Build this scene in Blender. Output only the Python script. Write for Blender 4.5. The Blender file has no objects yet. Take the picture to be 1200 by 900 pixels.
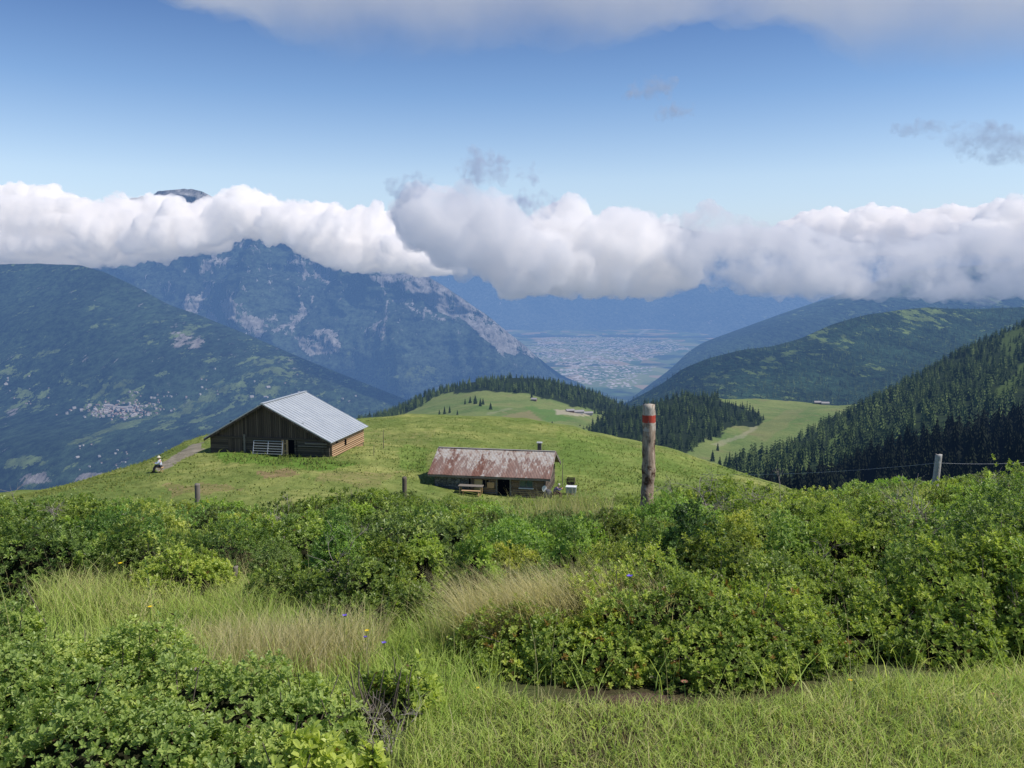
import bpy, math, random
import numpy as np
from mathutils import Vector, Matrix
from mathutils.bvhtree import BVHTree
R = math.radians
rng = np.random.default_rng(7)
random.seed(7)
S = bpy.context.scene
COL = S.collection

# ------------------------------------------------------------------ camera frame (eye at the origin, looking along +Y)
F, CX, CY, HOR = 1000.0, 600.0, 450.0, 335.0
PITCH = -math.atan((CY - HOR) / F)
_cp, _sp = math.cos(PITCH), math.sin(PITCH)
def P(u, v, D):
    """survey point: bearing/elevation read off the photograph, at forward distance D"""
    u = np.asarray(u, float); v = np.asarray(v, float); D = np.asarray(D, float)
    a = (u - CX) / F; b = (CY - v) / F
    dx, dy, dz = a + 0 * b, _cp - b * _sp + 0 * a, _sp + b * _cp + 0 * a
    s = D / dy
    return np.stack(np.broadcast_arrays(dx * s, D + 0 * dx, dz * s), -1)
def UV(p):
    p = np.asarray(p, float)
    f = p[..., 1] * _cp + p[..., 2] * _sp
    up = -p[..., 1] * _sp + p[..., 2] * _cp
    return CX + F * p[..., 0] / f, CY - F * up / f

# ------------------------------------------------------------------ noise
def _h(ix, iy, iz, s):
    h = (ix.astype(np.int64) * 374761393 + iy.astype(np.int64) * 668265263 + iz.astype(np.int64) * 1442695041 + s * 974711) & 0xffffffff
    h = ((h ^ (h >> 13)) * 1274126177) & 0xffffffff
    h = ((h ^ (h >> 15)) * 2246822519) & 0xffffffff
    return ((h ^ (h >> 16)) & 0xffffff) / float(0xffffff) * 2 - 1
def vnoise(x, y, z=None, s=0):
    x = np.asarray(x, float); y = np.asarray(y, float)
    z = np.zeros_like(x) if z is None else np.asarray(z, float)
    ix, iy, iz = np.floor(x), np.floor(y), np.floor(z)
    fx, fy, fz = x - ix, y - iy, z - iz
    q = lambda t: t * t * t * (t * (t * 6 - 15) + 10)
    wx, wy, wz = q(fx), q(fy), q(fz)
    def c(a, b, d): return _h(ix + a, iy + b, iz + d, s)
    def layer(d):
        return (c(0, 0, d) * (1 - wx) + c(1, 0, d) * wx) * (1 - wy) + (c(0, 1, d) * (1 - wx) + c(1, 1, d) * wx) * wy
    if not iz.any() and not fz.any(): return layer(0)
    return layer(0) * (1 - wz) + layer(1) * wz
def fbm(x, y, z=None, oct=5, s=0, gain=.5):
    t = 0; a = 1; n = 0
    for k in range(oct):
        t = t + a * vnoise(x * 2 ** k, y * 2 ** k, None if z is None else z * 2 ** k, s + 31 * k); n += a; a *= gain
    return t / n
def ridged(x, y, z=None, oct=5, s=0, gain=.5):
    t = 0; a = 1; n = 0
    for k in range(oct):
        t = t + a * (1 - np.abs(vnoise(x * 2 ** k, y * 2 ** k, None if z is None else z * 2 ** k, s + 31 * k))); n += a; a *= gain
    return t / n
def sstep(a, b, x):
    t = np.clip((x - a) / (b - a), 0, 1); return t * t * (3 - 2 * t)

# ------------------------------------------------------------------ mesh helpers
def mesh(name, V, Fc, mats, matidx=None, attrs=None, smooth=False):
    """V (n,3); Fc (m,k) array or list of arrays"""
    me = bpy.data.meshes.new(name)
    V = np.ascontiguousarray(V, np.float32)
    fl = Fc if isinstance(Fc, list) else [Fc]
    fl = [np.asarray(f, np.int32) for f in fl if len(f)]
    nl = sum(f.size for f in fl); nf = sum(len(f) for f in fl)
    me.vertices.add(len(V)); me.vertices.foreach_set('co', V.ravel())
    me.loops.add(nl); me.loops.foreach_set('vertex_index', np.concatenate([f.ravel() for f in fl]))
    tot = np.concatenate([np.full(len(f), f.shape[1], np.int32) for f in fl])
    st = np.concatenate([[0], np.cumsum(tot)[:-1]]).astype(np.int32)
    me.polygons.add(nf); me.polygons.foreach_set('loop_start', st); me.polygons.foreach_set('loop_total', tot)
    if matidx is not None: me.polygons.foreach_set('material_index', np.asarray(matidx, np.int32))
    me.polygons.foreach_set('use_smooth', np.full(nf, bool(smooth)))
    for k, (dom, val) in (attrs or {}).items():
        val = np.asarray(val, np.float32)
        if val.ndim == 1:
            a = me.attributes.new(k, 'FLOAT', dom); a.data.foreach_set('value', val)
        else:
            a = me.attributes.new(k, 'FLOAT_VECTOR', dom); a.data.foreach_set('vector', val.ravel())
    me.update(calc_edges=True); me.validate()
    for m in (mats if isinstance(mats, (list, tuple)) else [mats]): me.materials.append(m)
    return me
def link(name, me, parent=None, loc=None):
    o = bpy.data.objects.new(name, me); COL.objects.link(o)
    if parent is not None: o.parent = parent
    if loc is not None: o.location = loc
    return o
def tag(o, label=None, cat=None, group=None, kind=None):
    if label: o['label'] = label
    if cat: o['category'] = cat
    if group: o['group'] = group
    if kind: o['kind'] = kind
    return o
def empty(name, loc=(0, 0, 0), rz=0, label=None, cat=None, group=None):
    o = bpy.data.objects.new(name, None); COL.objects.link(o)
    o.location = loc; o.rotation_euler = (0, 0, rz); o.empty_display_size = .2
    return tag(o, label, cat, group)
class MB:
    """collects shapes into one mesh"""
    def __init__(s): s.V = []; s.F = []; s.M = []
    def add(s, V, Fc, mi=0):
        b = len(s.V); s.V += [tuple(v) for v in V]; s.F += [[b + i for i in f] for f in Fc]; s.M += [mi] * len(Fc); return s
    def box(s, c, d, mi=0, rot=None, taper=1.0):
        x, y, z = d[0] / 2, d[1] / 2, d[2] / 2
        V = [Vector((sx * x * (taper if sz > 0 else 1), sy * y * (taper if sz > 0 else 1), sz * z)) for sz in (-1, 1) for sx, sy in ((-1, -1), (1, -1), (1, 1), (-1, 1))]
        if rot is not None: V = [rot @ v for v in V]
        V = [v + Vector(c) for v in V]
        return s.add(V, [(3, 2, 1, 0), (4, 5, 6, 7), (0, 1, 5, 4), (1, 2, 6, 5), (2, 3, 7, 6), (3, 0, 4, 7)], mi)
    def tube(s, pts, rad, n=8, mi=0, cap=True):
        pts = [Vector(p) for p in pts]; rad = list(rad) if hasattr(rad, '__len__') else [rad] * len(pts)
        V = []; Fc = []
        for i, p in enumerate(pts):
            t = (pts[min(i + 1, len(pts) - 1)] - pts[max(i - 1, 0)]).normalized()
            a = t.cross(Vector((0, 0, 1)) if abs(t.z) < .9 else Vector((0, 1, 0))).normalized(); b = t.cross(a)
            for k in range(n):
                w = 2 * math.pi * k / n; V.append(p + (a * math.cos(w) + b * math.sin(w)) * rad[i])
        for i in range(len(pts) - 1):
            for k in range(n):
                k2 = (k + 1) % n; Fc.append((i * n + k, i * n + k2, (i + 1) * n + k2, (i + 1) * n + k))
        if cap: Fc.append(tuple(range(n))[::-1]); Fc.append(tuple((len(pts) - 1) * n + k for k in range(n)))
        return s.add(V, Fc, mi)
    def lathe(s, prof, n=16, c=(0, 0, 0), mi=0):
        V = []; Fc = []
        for r, z in prof:
            for k in range(n):
                w = 2 * math.pi * k / n; V.append((c[0] + r * math.cos(w), c[1] + r * math.sin(w), c[2] + z))
        for i in range(len(prof) - 1):
            for k in range(n):
                k2 = (k + 1) % n; Fc.append((i * n + k, i * n + k2, (i + 1) * n + k2, (i + 1) * n + k))
        Fc.append(tuple(range(n))[::-1]); Fc.append(tuple((len(prof) - 1) * n + k for k in range(n)))
        return s.add(V, Fc, mi)
    def build(s, name, mats, parent=None, smooth=False, loc=None):
        me = bpy.data.meshes.new(name); me.from_pydata(s.V, [], s.F)
        for m in (mats if isinstance(mats, (list, tuple)) else [mats]): me.materials.append(m)
        me.polygons.foreach_set('material_index', s.M)
        if smooth: me.polygons.foreach_set('use_smooth', [True] * len(s.F))
        me.update()
        return link(name, me, parent, loc)

# ------------------------------------------------------------------ material helpers
class NT:
    def __init__(s, name):
        s.m = bpy.data.materials.new(name); s.m.use_nodes = True
        s.t = s.m.node_tree; s.t.nodes.clear(); s.out = s.n('ShaderNodeOutputMaterial')
    def n(s, typ, ins=None, **kw):
        nd = s.t.nodes.new(typ)
        for k, v in kw.items(): setattr(nd, k, v)
        for k, v in (ins or {}).items(): s.set(nd.inputs[k], v)
        return nd
    def set(s, sock, v):
        if isinstance(v, bpy.types.NodeSocket): s.t.links.new(v, sock)
        elif isinstance(v, bpy.types.Node): s.t.links.new(v.outputs[0], sock)
        else:
            if sock.type == 'RGBA' and not isinstance(v, (int, float)) and len(v) == 3: v = (*v, 1)
            sock.default_value = v
    def noise(s, vec, scale, detail=4, rough=.55, dist=0, dim='3D'):
        return s.n('ShaderNodeTexNoise', {'Vector': vec, 'Scale': scale, 'Detail': detail, 'Roughness': rough, 'Distortion': dist}, noise_dimensions=dim).outputs['Fac']
    def mapr(s, v, a, b, c=0., d=1.):
        return s.n('ShaderNodeMapRange', {'Value': v, 'From Min': a, 'From Max': b, 'To Min': c, 'To Max': d}).outputs[0]
    def math(s, op, a, b=0.):
        nd = s.n('ShaderNodeMath', operation=op); s.set(nd.inputs[0], a); s.set(nd.inputs[1], b); return nd.outputs[0]
    def mix(s, f, a, b, blend='MIX'):
        nd = s.n('ShaderNodeMix', data_type='RGBA', blend_type=blend)
        s.set(nd.inputs[0], f); s.set(nd.inputs[6], a); s.set(nd.inputs[7], b); return nd.outputs[2]
    def attr(s, name, out='Fac'):
        return s.n('ShaderNodeAttribute', attribute_name=name).outputs[out]
    def scale(s, vec, xyz, rot=(0, 0, 0)):
        return s.n('ShaderNodeMapping', {'Vector': vec, 'Scale': xyz, 'Rotation': rot}).outputs[0]
    def pos(s): return s.n('ShaderNodeNewGeometry').outputs['Position']
    def obj(s): return s.n('ShaderNodeTexCoord').outputs['Object']
    def bump(s, h, strength=.4, dist=.05):
        return s.n('ShaderNodeBump', {'Height': h, 'Strength': strength, 'Distance': dist}).outputs[0]
    def bsdf(s, col, rough=.8, normal=None, metal=0., spec=.3):
        b = s.n('ShaderNodeBsdfPrincipled', {'Base Color': col, 'Roughness': rough, 'Metallic': metal, 'Specular IOR Level': spec})
        if normal is not None: s.set(b.inputs['Normal'], normal)
        s.t.links.new(b.outputs[0], s.out.inputs['Surface']); return b
def plain(name, col, rough=.7, var=.25, scale=8., metal=0., bump=.2, spec=.3):
    t = NT(name); n = t.noise(t.obj(), scale, 5)
    c = t.mix(n, tuple(x * (1 - var) for x in col), tuple(min(1, x * (1 + var)) for x in col))
    t.bsdf(c, rough, t.bump(n, bump, .02), metal, spec); return t.m
# ------------------------------------------------------------------ world, sun, camera
SUN_AZ, SUN_EL = R(102), R(53)          # clockwise from the view direction; height
sv = Vector((math.sin(SUN_AZ) * math.cos(SUN_EL), math.cos(SUN_AZ) * math.cos(SUN_EL), math.sin(SUN_EL)))
W = bpy.data.worlds.new("World"); S.world = W; W.use_nodes = True
wt = W.node_tree; wt.nodes.clear()
wo = wt.nodes.new('ShaderNodeOutputWorld'); bg = wt.nodes.new('ShaderNodeBackground')
sky = wt.nodes.new('ShaderNodeTexSky'); sky.sky_type = 'NISHITA'; sky.sun_disc = False
sky.sun_elevation = SUN_EL; sky.sun_rotation = SUN_AZ; sky.altitude = 1900; sky.air_density = 1.0; sky.dust_density = .6; sky.ozone_density = 1.6
hs = wt.nodes.new('ShaderNodeMix'); hs.data_type = 'RGBA'; hs.blend_type = 'MULTIPLY'; hs.inputs[0].default_value = 1
hs.inputs[7].default_value = (1.0, 1.0, 1.0, 1)
tc = wt.nodes.new('ShaderNodeTexCoord'); sx = wt.nodes.new('ShaderNodeSeparateXYZ'); wt.links.new(tc.outputs['Generated'], sx.inputs[0])
mr = wt.nodes.new('ShaderNodeValToRGB'); wt.links.new(sx.outputs[2], mr.inputs[0])
e = mr.color_ramp.elements; e[0].position = .03; e[0].color = (.84, .77, .70, 1); e[1].position = .45; e[1].color = (.34, .38, .46, 1)
k = e.new(.12); k.color = (.80, .735, .655, 1); k = e.new(.21); k.color = (.46, .515, .56, 1); k = e.new(.30); k.color = (.25, .32, .43, 1)
sc_ = wt.nodes.new('ShaderNodeVectorMath'); sc_.operation = 'SCALE'; sc_.inputs['Scale'].default_value = 2.0
wt.links.new(mr.outputs[0], sc_.inputs[0]); wt.links.new(sc_.outputs[0], hs.inputs[7])
wt.links.new(sky.outputs[0], hs.inputs[6]); wt.links.new(hs.outputs[2], bg.inputs[0])
bg.inputs[1].default_value = .14
wt.links.new(bg.outputs[0], wo.inputs[0])
sl = bpy.data.lights.new('sun', 'SUN'); sl.energy = 5.0; sl.angle = R(.5); sl.color = (1, .95, .86)
so = bpy.data.objects.new('sun', sl); COL.objects.link(so); so.rotation_euler = sv.to_track_quat('Z', 'Y').to_euler()
cam = bpy.data.cameras.new('camera'); co = bpy.data.objects.new('camera', cam); COL.objects.link(co)
cam.sensor_fit = 'HORIZONTAL'; cam.sensor_width = 36; cam.lens = 36 * F / 1200
co.location = (0, 0, 0); co.rotation_euler = (math.pi / 2 + PITCH, 0, 0)
cam.clip_start = .05; cam.clip_end = 200000
S.camera = co
S.view_settings.view_transform = 'Standard'; S.view_settings.look = 'None'; S.view_settings.exposure = 0
S.render.engine = 'CYCLES'
S.cycles.use_denoising = True; S.cycles.denoiser = 'OPENIMAGEDENOISE'
S.cycles.max_bounces = 10; S.cycles.diffuse_bounces = 5; S.cycles.transmission_bounces = 5; S.cycles.glossy_bounces = 2
S.cycles.volume_bounces = 10; S.cycles.transparent_max_bounces = 16
S.cycles.caustics_reflective = False; S.cycles.caustics_refractive = False
S.cycles.use_adaptive_sampling = True; S.cycles.adaptive_threshold = .015
S.render.film_transparent = False

# ------------------------------------------------------------------ haze of the valley air: absorbing medium whose emission stands for scattered daylight
HZ = NT('valley air'); KM = 1 / 1000.
sg = np.array((.045, .054, .064)) * KM; J = np.array((.165, .290, .54))
dens = .074 * KM
ab = HZ.n('ShaderNodeVolumeAbsorption', {'Color': tuple(1 - sg / dens), 'Density': dens})
em = HZ.n('ShaderNodeEmission', {'Color': tuple(sg * J / (sg * J).max()), 'Strength': float((sg * J).max())})
ad = HZ.n('ShaderNodeAddShader', {0: ab.outputs[0], 1: em.outputs[0]})
HZ.t.links.new(ad.outputs[0], HZ.out.inputs['Volume'])
hz = MB().box((0, 16500, -500), (90000, 39000, 2800)).build('haze', HZ.m)
tag(hz, 'thin blue haze filling the valley air', 'haze', kind='stuff')
# ------------------------------------------------------------------ terrain sheets
def loft(rows, u0, u1, du, nt, disp=None, back=None, skirt=None, smooth=3, us=None):
    """rows: front to back, each a list of (u, v, D) survey points; returns verts grid (nt_total, nu, 3)"""
    us = np.arange(u0, u1 + du * .5, du)
    k = max(1, int(smooth))
    ctl = []
    for r in rows:
        r = np.array(r, float)
        a = [np.interp(us, r[:, 0], r[:, c]) for c in (1, 2)]
        if k > 1:
            w = np.hanning(2 * k + 3)[1:-1]; w /= w.sum()
            a = [np.convolve(np.pad(q, k, mode='edge'), w, 'valid') for q in a]
        ctl.append(a)
    ctl = np.array(ctl)                                   # (rows, 2, nu)
    t = np.linspace(0, len(rows) - 1, nt); i = np.minimum(t.astype(int), len(rows) - 2); f = (t - i)[:, None]
    lo = lambda q: np.clip(q, 0, len(rows) - 1)
    p0, p1, p2, p3 = (ctl[lo(i + d)] for d in (-1, 0, 1, 2))
    ff = f[:, :, None]
    m1, m2 = (p2 - p0) / 2, (p3 - p1) / 2
    h = p1 * (2 * ff ** 3 - 3 * ff ** 2 + 1) + m1 * (ff ** 3 - 2 * ff ** 2 + ff) + p2 * (-2 * ff ** 3 + 3 * ff ** 2) + m2 * (ff ** 3 - ff ** 2)
    G = P(us[None, :], h[:, 0], h[:, 1])
    if disp is not None: G = disp(G, np.linspace(0, 1, nt)[:, None] + 0 * us[None, :])
    parts = [G]
    if skirt: parts.insert(0, G[:1] + np.array((0, -skirt[0], -skirt[1])))
    for dy, dz in (back or []):
        parts.append(parts[-1][-1:] + np.array((0, dy, dz)))
    return np.concatenate(parts, 0)
def grid_faces(nt, nu):
    a = (np.arange(nt - 1)[:, None] * nu + np.arange(nu - 1)[None, :]).ravel()
    return np.stack([a, a + 1, a + nu + 1, a + nu], 1)
def inpoly(u, v, poly):
    poly = np.array(poly, float); r = np.zeros(np.shape(u), bool); n = len(poly)
    for i in range(n):
        x0, y0 = poly[i]; x1, y1 = poly[(i + 1) % n]
        c = ((y0 > v) != (y1 > v)) & (u < (x1 - x0) * (v - y0) / (y1 - y0 + 1e-9) + x0); r ^= c
    return r
def soft_poly(u, v, poly, wob, seed, blur=0):
    """polygon patch with a ragged edge"""
    du = wob * fbm(u / (wob * 2.2), v / (wob * 1.5), oct=4, s=seed); dv = .6 * wob * fbm(u / (wob * 2.2), v / (wob * 1.5), oct=4, s=seed + 99)
    m = inpoly(u + du, v + dv, poly).astype(float)
    k = int(round(blur))
    for ax in (0, 1):
        if k < 1: break
        w = np.hanning(2 * k + 3)[1:-1]; w /= w.sum()
        m = np.apply_along_axis(lambda q: np.convolve(np.pad(q, k, mode='edge'), w, 'valid'), ax, m)
    return m
def land(name, G, mat, attrs=None, smooth=True):
    nt, nu = G.shape[:2]
    o = link(name, mesh(name, G.reshape(-1, 3), grid_faces(nt, nu), mat, attrs={k: ('POINT', v.ravel()) for k, v in (attrs or {}).items()}, smooth=smooth))
    o['kind'] = 'structure'; return o

def mountain_mat(name, forest, meadow, rock, fs=.012, patch=.5, bs=60., ys=.32):
    """wooded slope: dark forest with tree grain, pale pastures (attr 'green'), rock (attr 'rock')"""
    t = NT(name); p0 = t.pos(); p = t.scale(p0, (1, ys, 1.15))
    grain = t.noise(p, fs * 1.5, 7, .78)
    f = t.mix(t.mapr(grain, .38, .62), tuple(x * .22 for x in forest), tuple(x * 2.1 for x in forest))
    big = t.noise(p, fs * .12, 6, .65)
    f = t.mix(t.mapr(big, .44, .62), f, t.mix(t.mapr(grain, .38, .62), tuple(x * .8 for x in forest), tuple(x * 3.4 for x in forest)))
    g = t.mix(t.mapr(t.noise(p, fs * .5, 5, .7), .35, .65), tuple(x * .55 for x in meadow), tuple(x * 1.3 for x in meadow))
    n3 = t.math('MULTIPLY', t.math('SUBTRACT', t.noise(p, fs * .55, 9, .74), .5), 3.6)
    gm = t.mapr(t.math('ADD', t.attr('green'), n3), .48, .56)
    c = t.mix(gm, f, g)
    st = t.scale(p0, (1, ys, .30), (0, R(18), 0))
    rk = t.mix(t.mapr(t.noise(st, fs * 1.1, 8, .78), .36, .64), tuple(x * .35 for x in rock), tuple(x * 1.45 for x in rock))
    rm = t.mapr(t.math('ADD', t.attr('rock'), t.math('MULTIPLY', t.math('SUBTRACT', t.noise(st, fs * .9, 9, .76), .5), 3.4)), .45, .55)
    c = t.mix(rm, c, rk)
    bn = t.bump(t.noise(p, fs * .35, 9, .74), 1., bs * 2.6)
    t.bsdf(c, .95, bn, spec=.05); return t.m

M_MTN1 = mountain_mat('wooded slope', (.022, .038, .020), (.17, .23, .08), (.34, .32, .31), .016, ys=.25)
M_MTN2 = mountain_mat('rocky mountain', (.034, .052, .036), (.13, .18, .08), (.37, .375, .38), .011, bs=90)
M_MTN3 = mountain_mat('far range', (.045, .060, .050), (.14, .18, .09), (.30, .31, .33), .006, bs=120)
M_RIDGE = mountain_mat('far ridge', (.016, .032, .016), (.13, .18, .05), (.25, .24, .22), .035, bs=12)

def gully(amp, sx, sz, seed, zamp=.35):
    def d(G, t):
        x, y, z = G[..., 0], G[..., 1], G[..., 2]
        r = ridged(x / sx + .15 * fbm(z / sz, x / sx, s=seed + 5), z / sz * .6 + y / (sx * 4), oct=6, s=seed, gain=.55) - .55
        G = G.copy(); G[..., 1] -= amp * r; G[..., 2] += zamp * amp * r * .5
        return G
    return d

# plain at the valley bottom, one sheet out to the horizon
ZV = -1440.
gx = np.concatenate([np.linspace(-90000, -9000, 10), np.linspace(-8000, 14000, 160), np.linspace(15000, 90000, 10)])
gy = np.concatenate([np.linspace(-9000, 9000, 8), np.linspace(9500, 33000, 240), np.linspace(36000, 150000, 8)])
XX, YY = np.meshgrid(gx, gy)
ZZ = ZV + 6 * fbm(XX / 900., YY / 900., oct=3)
vf = NT('valley plain'); p = vf.pos()
vor = vf.n('ShaderNodeTexVoronoi', {'Vector': vf.scale(p, (1, .45, 0), (0, 0, .5)), 'Scale': .0026, 'Randomness': 1.}, feature='F1').outputs['Color']
sep = vf.n('ShaderNodeSeparateColor', {0: vor})
c = vf.mix(sep.outputs[0], (.06, .12, .04), (.20, .24, .09))
c = vf.mix(vf.mapr(sep.outputs[1], .72, .78), c, (.30, .25, .15))
c = vf.mix(vf.mapr(vf.noise(p, .0011, 5, .65), .50, .60), c, (.03, .05, .025))
vor2 = vf.n('ShaderNodeTexVoronoi', {'Vector': vf.scale(p, (1, .5, 0), (0, 0, .2)), 'Scale': .02, 'Randomness': 1.}, feature='F1').outputs['Color']
s2 = vf.n('ShaderNodeSeparateColor', {0: vor2})
tm = vf.math('MULTIPLY', vf.mapr(vf.math('ADD', vf.noise(p, .0007, 4, .6), vf.attr('town')), .95, 1.15), vf.mapr(s2.outputs[0], .58, .66))
c = vf.mix(tm, c, vf.mix(s2.outputs[1], (.22, .215, .21), (.56, .54, .52)))
c = vf.mix(vf.attr('river'), c, (.42, .46, .48))
vf.bsdf(c, .9, spec=.1)
UU, VV = UV(np.stack([XX, YY, ZZ], -1))
town = soft_poly(UU, VV, [(640, 396), (700, 392), (790, 398), (812, 408), (770, 420), (690, 432), (640, 425), (615, 410)], 10, 3) * .95 \
     + soft_poly(UU, VV, [(640, 432), (720, 425), (770, 430), (740, 455), (690, 452), (650, 445)], 8, 4) * .75
rv = np.abs(UU - np.interp(VV, [385, 400, 415, 425, 432, 440, 452], [760, 735, 700, 690, 668, 660, 640]))
river = np.where((VV < 456) & (VV > 384), np.clip(1.6 - rv / 1.3, 0, 1), 0)
land('valley_floor', np.stack([XX, YY, ZZ], -1), vf.m, {'town': town, 'river': river})

# far range closing the valley, its crest lost in cloud
G = loft([[(-200, 394, 27000), (1400, 396, 22000)],
          [(-200, 384, 29000), (560, 384, 29000), (640, 383.5, 29500), (760, 384, 29000), (830, 386, 26500), (1400, 372, 20000)],
          [(-200, 350, 31000), (640, 355, 31500), (760, 352, 31000), (900, 350, 28500), (1400, 340, 24000)],
          [(-200, 300, 32500), (640, 310, 33000), (900, 305, 31000), (1400, 300, 27000)],
          [(-200, 262, 34500), (420, 258, 34500), (520, 250, 34500), (640, 262, 34500), (770, 262, 34500), (880, 280, 33000), (1000, 285, 31000), (1400, 280, 29000)]],
         -200, 1400, 4, 150, gully(900, 2600, 1500, 21), back=[(3000, -1500)])
U_, V_ = UV(G)
land('far_range', G, M_MTN3, {'green': .28 * sstep(330, 365, V_) * sstep(830, 1000, U_) + .05, 'rock': .12 * sstep(345, 290, V_), })

# right-hand valley wall
G = loft([[(700, 500, 8000), (1400, 470, 7000)],
          [(700, 498, 9000), (790, 440, 9500), (860, 425, 9500), (1400, 400, 8000)],
          [(700, 497, 9600), (788, 434, 10000), (812, 420, 10200), (850, 404, 10400), (920, 382, 10500), (1010, 362, 10500), (1400, 360, 9500)],
          [(700, 496, 10000), (786, 432, 10500), (804, 414, 11000), (824, 401, 11500), (860, 388, 12000), (920, 366, 12300), (1000, 340, 12500), (1060, 318, 12500), (1400, 290, 11500)]],
         700, 1400, 4, 110, gully(300, 1300, 900, 33), back=[(1500, -900)], skirt=(300, 300))
U_, V_ = UV(G)
gr = .36 * fbm(G[..., 0] / 700, G[..., 2] / 300, oct=4, s=8) + .30 * sstep(400, 352, V_) * sstep(840, 950, U_)
land('valley_wall', G, M_MTN1, {'green': gr, 'rock': 0 * V_ - .3})

# rocky mountain
sky2 = [(-200, 300, 14500), (0, 272, 14500), (100, 250, 14500), (160, 236, 14500), (183, 233, 14300), (190, 226, 14300), (215, 224, 14300), (240, 227, 14300), (254, 235, 14300), (330, 252, 14200), (400, 284, 14000), (440, 316, 13900),
        (466, 320, 13800), (492, 318, 13700), (512, 330, 13500), (540, 348, 13300), (566, 366, 13100), (592, 388, 12900), (612, 404, 12700), (632, 420, 12500), (660, 440, 12300), (720, 470, 12000), (800, 500, 11800)]
low2 = [(-200, 560, 9500), (420, 520, 9800), (560, 480, 10500), (640, 452, 11500), (720, 480, 11700), (800, 510, 11700)]
mid2 = [[(u, v + (vl - v) * f, D + (Dl - D) * f) for (u, v, D) in sky2 for vl, Dl in [(np.interp(u, [q[0] for q in low2], [q[1] for q in low2]), np.interp(u, [q[0] for q in low2], [q[2] for q in low2]))]] for f in (.72, .45, .2)]
def d2(G, t):
    x, z = G[..., 0], G[..., 2]
    xs = x + .55 * z * np.tanh((x + 4300) / 1200.)                     # spurs fan out from the summit
    big = ridged(xs / 1500. + .12 * fbm(z / 500., x / 900., s=46), z / 2600., oct=2, s=47, gain=.35) - .6
    G2 = G.copy(); G2[..., 1] -= 1500 * big * sstep(0, .25, t); G2[..., 2] += 160 * big
    G2 = gully(620, 620, 700, 44, .5)(G2, t)
    x, z = G2[..., 0], G2[..., 2]
    G2[..., 1] -= 260 * (ridged(x / 260 + .25 * z / 330, z / 420, oct=5, s=5) - .5)
    G2[..., 1] += 260 * sstep(-.15, .35, fbm(x / 1500, z / 420, oct=4, s=61)) * sstep(.25, .7, t)
    k = (1 - .5 * sstep(.93, .985, t))[..., None]; return G * (1 - k) + G2 * k
G = loft([low2, *mid2, sky2], -200, 800, 2.5, 230, d2, back=[(1200, -900)], skirt=(300, 300), smooth=2)
U_, V_ = UV(G)
xq, zq = G[..., 0] + .45 * G[..., 2] * np.tanh((G[..., 0] + 4300) / 1200.), G[..., 2]
streak = sstep(.80, .93, ridged(xq / 260 + .3 * fbm(zq / 400, xq / 400, s=57), zq / 1500, oct=2, s=56, gain=.4)) * sstep(-.25, .2, fbm(xq / 700, zq / 400, oct=3, s=58))
rk = .55 * streak * sstep(455, 400, V_) + .26 * sstep(450, 340, V_) - .12 + .35 * (ridged(U_ / 26 + V_ / 60, V_ / 60, oct=4, s=55) - .62) * sstep(460, 400, V_)
for poly, a, w, s_ in [([(255, 352), (285, 352), (322, 390), (320, 402), (290, 385), (262, 372)], .75, 8, 1),
                   ([(305, 372), (330, 360), (318, 400)], .4, 8, 2),
                   ([(340, 392), (372, 384), (400, 392), (398, 412), (365, 418), (345, 405)], .65, 9, 3),
                   ([(430, 318), (492, 316), (520, 332), (560, 362), (600, 392), (632, 416), (628, 424), (590, 402), (545, 372), (530, 378), (500, 352), (470, 340), (440, 330)], .75, 8, 4),
                   ([(448, 345), (470, 348), (530, 376), (524, 382), (480, 362)], .5, 7, 5),
                   ([(540, 366), (570, 384), (608, 412), (600, 416), (560, 392)], 1.5, 3, 6),
                   ([(325, 300), (360, 295), (395, 305), (390, 335), (372, 325), (350, 312)], .55, 9, 7),
                   ([(232, 300), (246, 306), (256, 322), (244, 322)], .55, 6, 8),
                   ([(250, 300), (300, 280), (330, 290), (290, 330), (270, 360)], .16, 12, 9),
                   ([(180, 215), (260, 215), (270, 246), (170, 246)], 1.0, 4, 10),
                   ([(420, 380), (440, 378), (450, 392), (432, 395)], .35, 6, 11)]:
    rk = np.maximum(rk, soft_poly(U_, V_, poly, w * 1.5, 200 + s_, 2) * a * .95)
gr = .1 * fbm(G[..., 0] / 900, G[..., 2] / 500, oct=4, s=12) + .5 * soft_poly(U_, V_, [(470, 432), (505, 425), (520, 445), (480, 452)], 8, 301) + .35 * soft_poly(U_, V_, [(380, 445), (460, 430), (480, 470), (400, 480)], 12, 302)
land('rocky_mountain', G, M_MTN2, {'green': gr, 'rock': rk})

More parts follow.
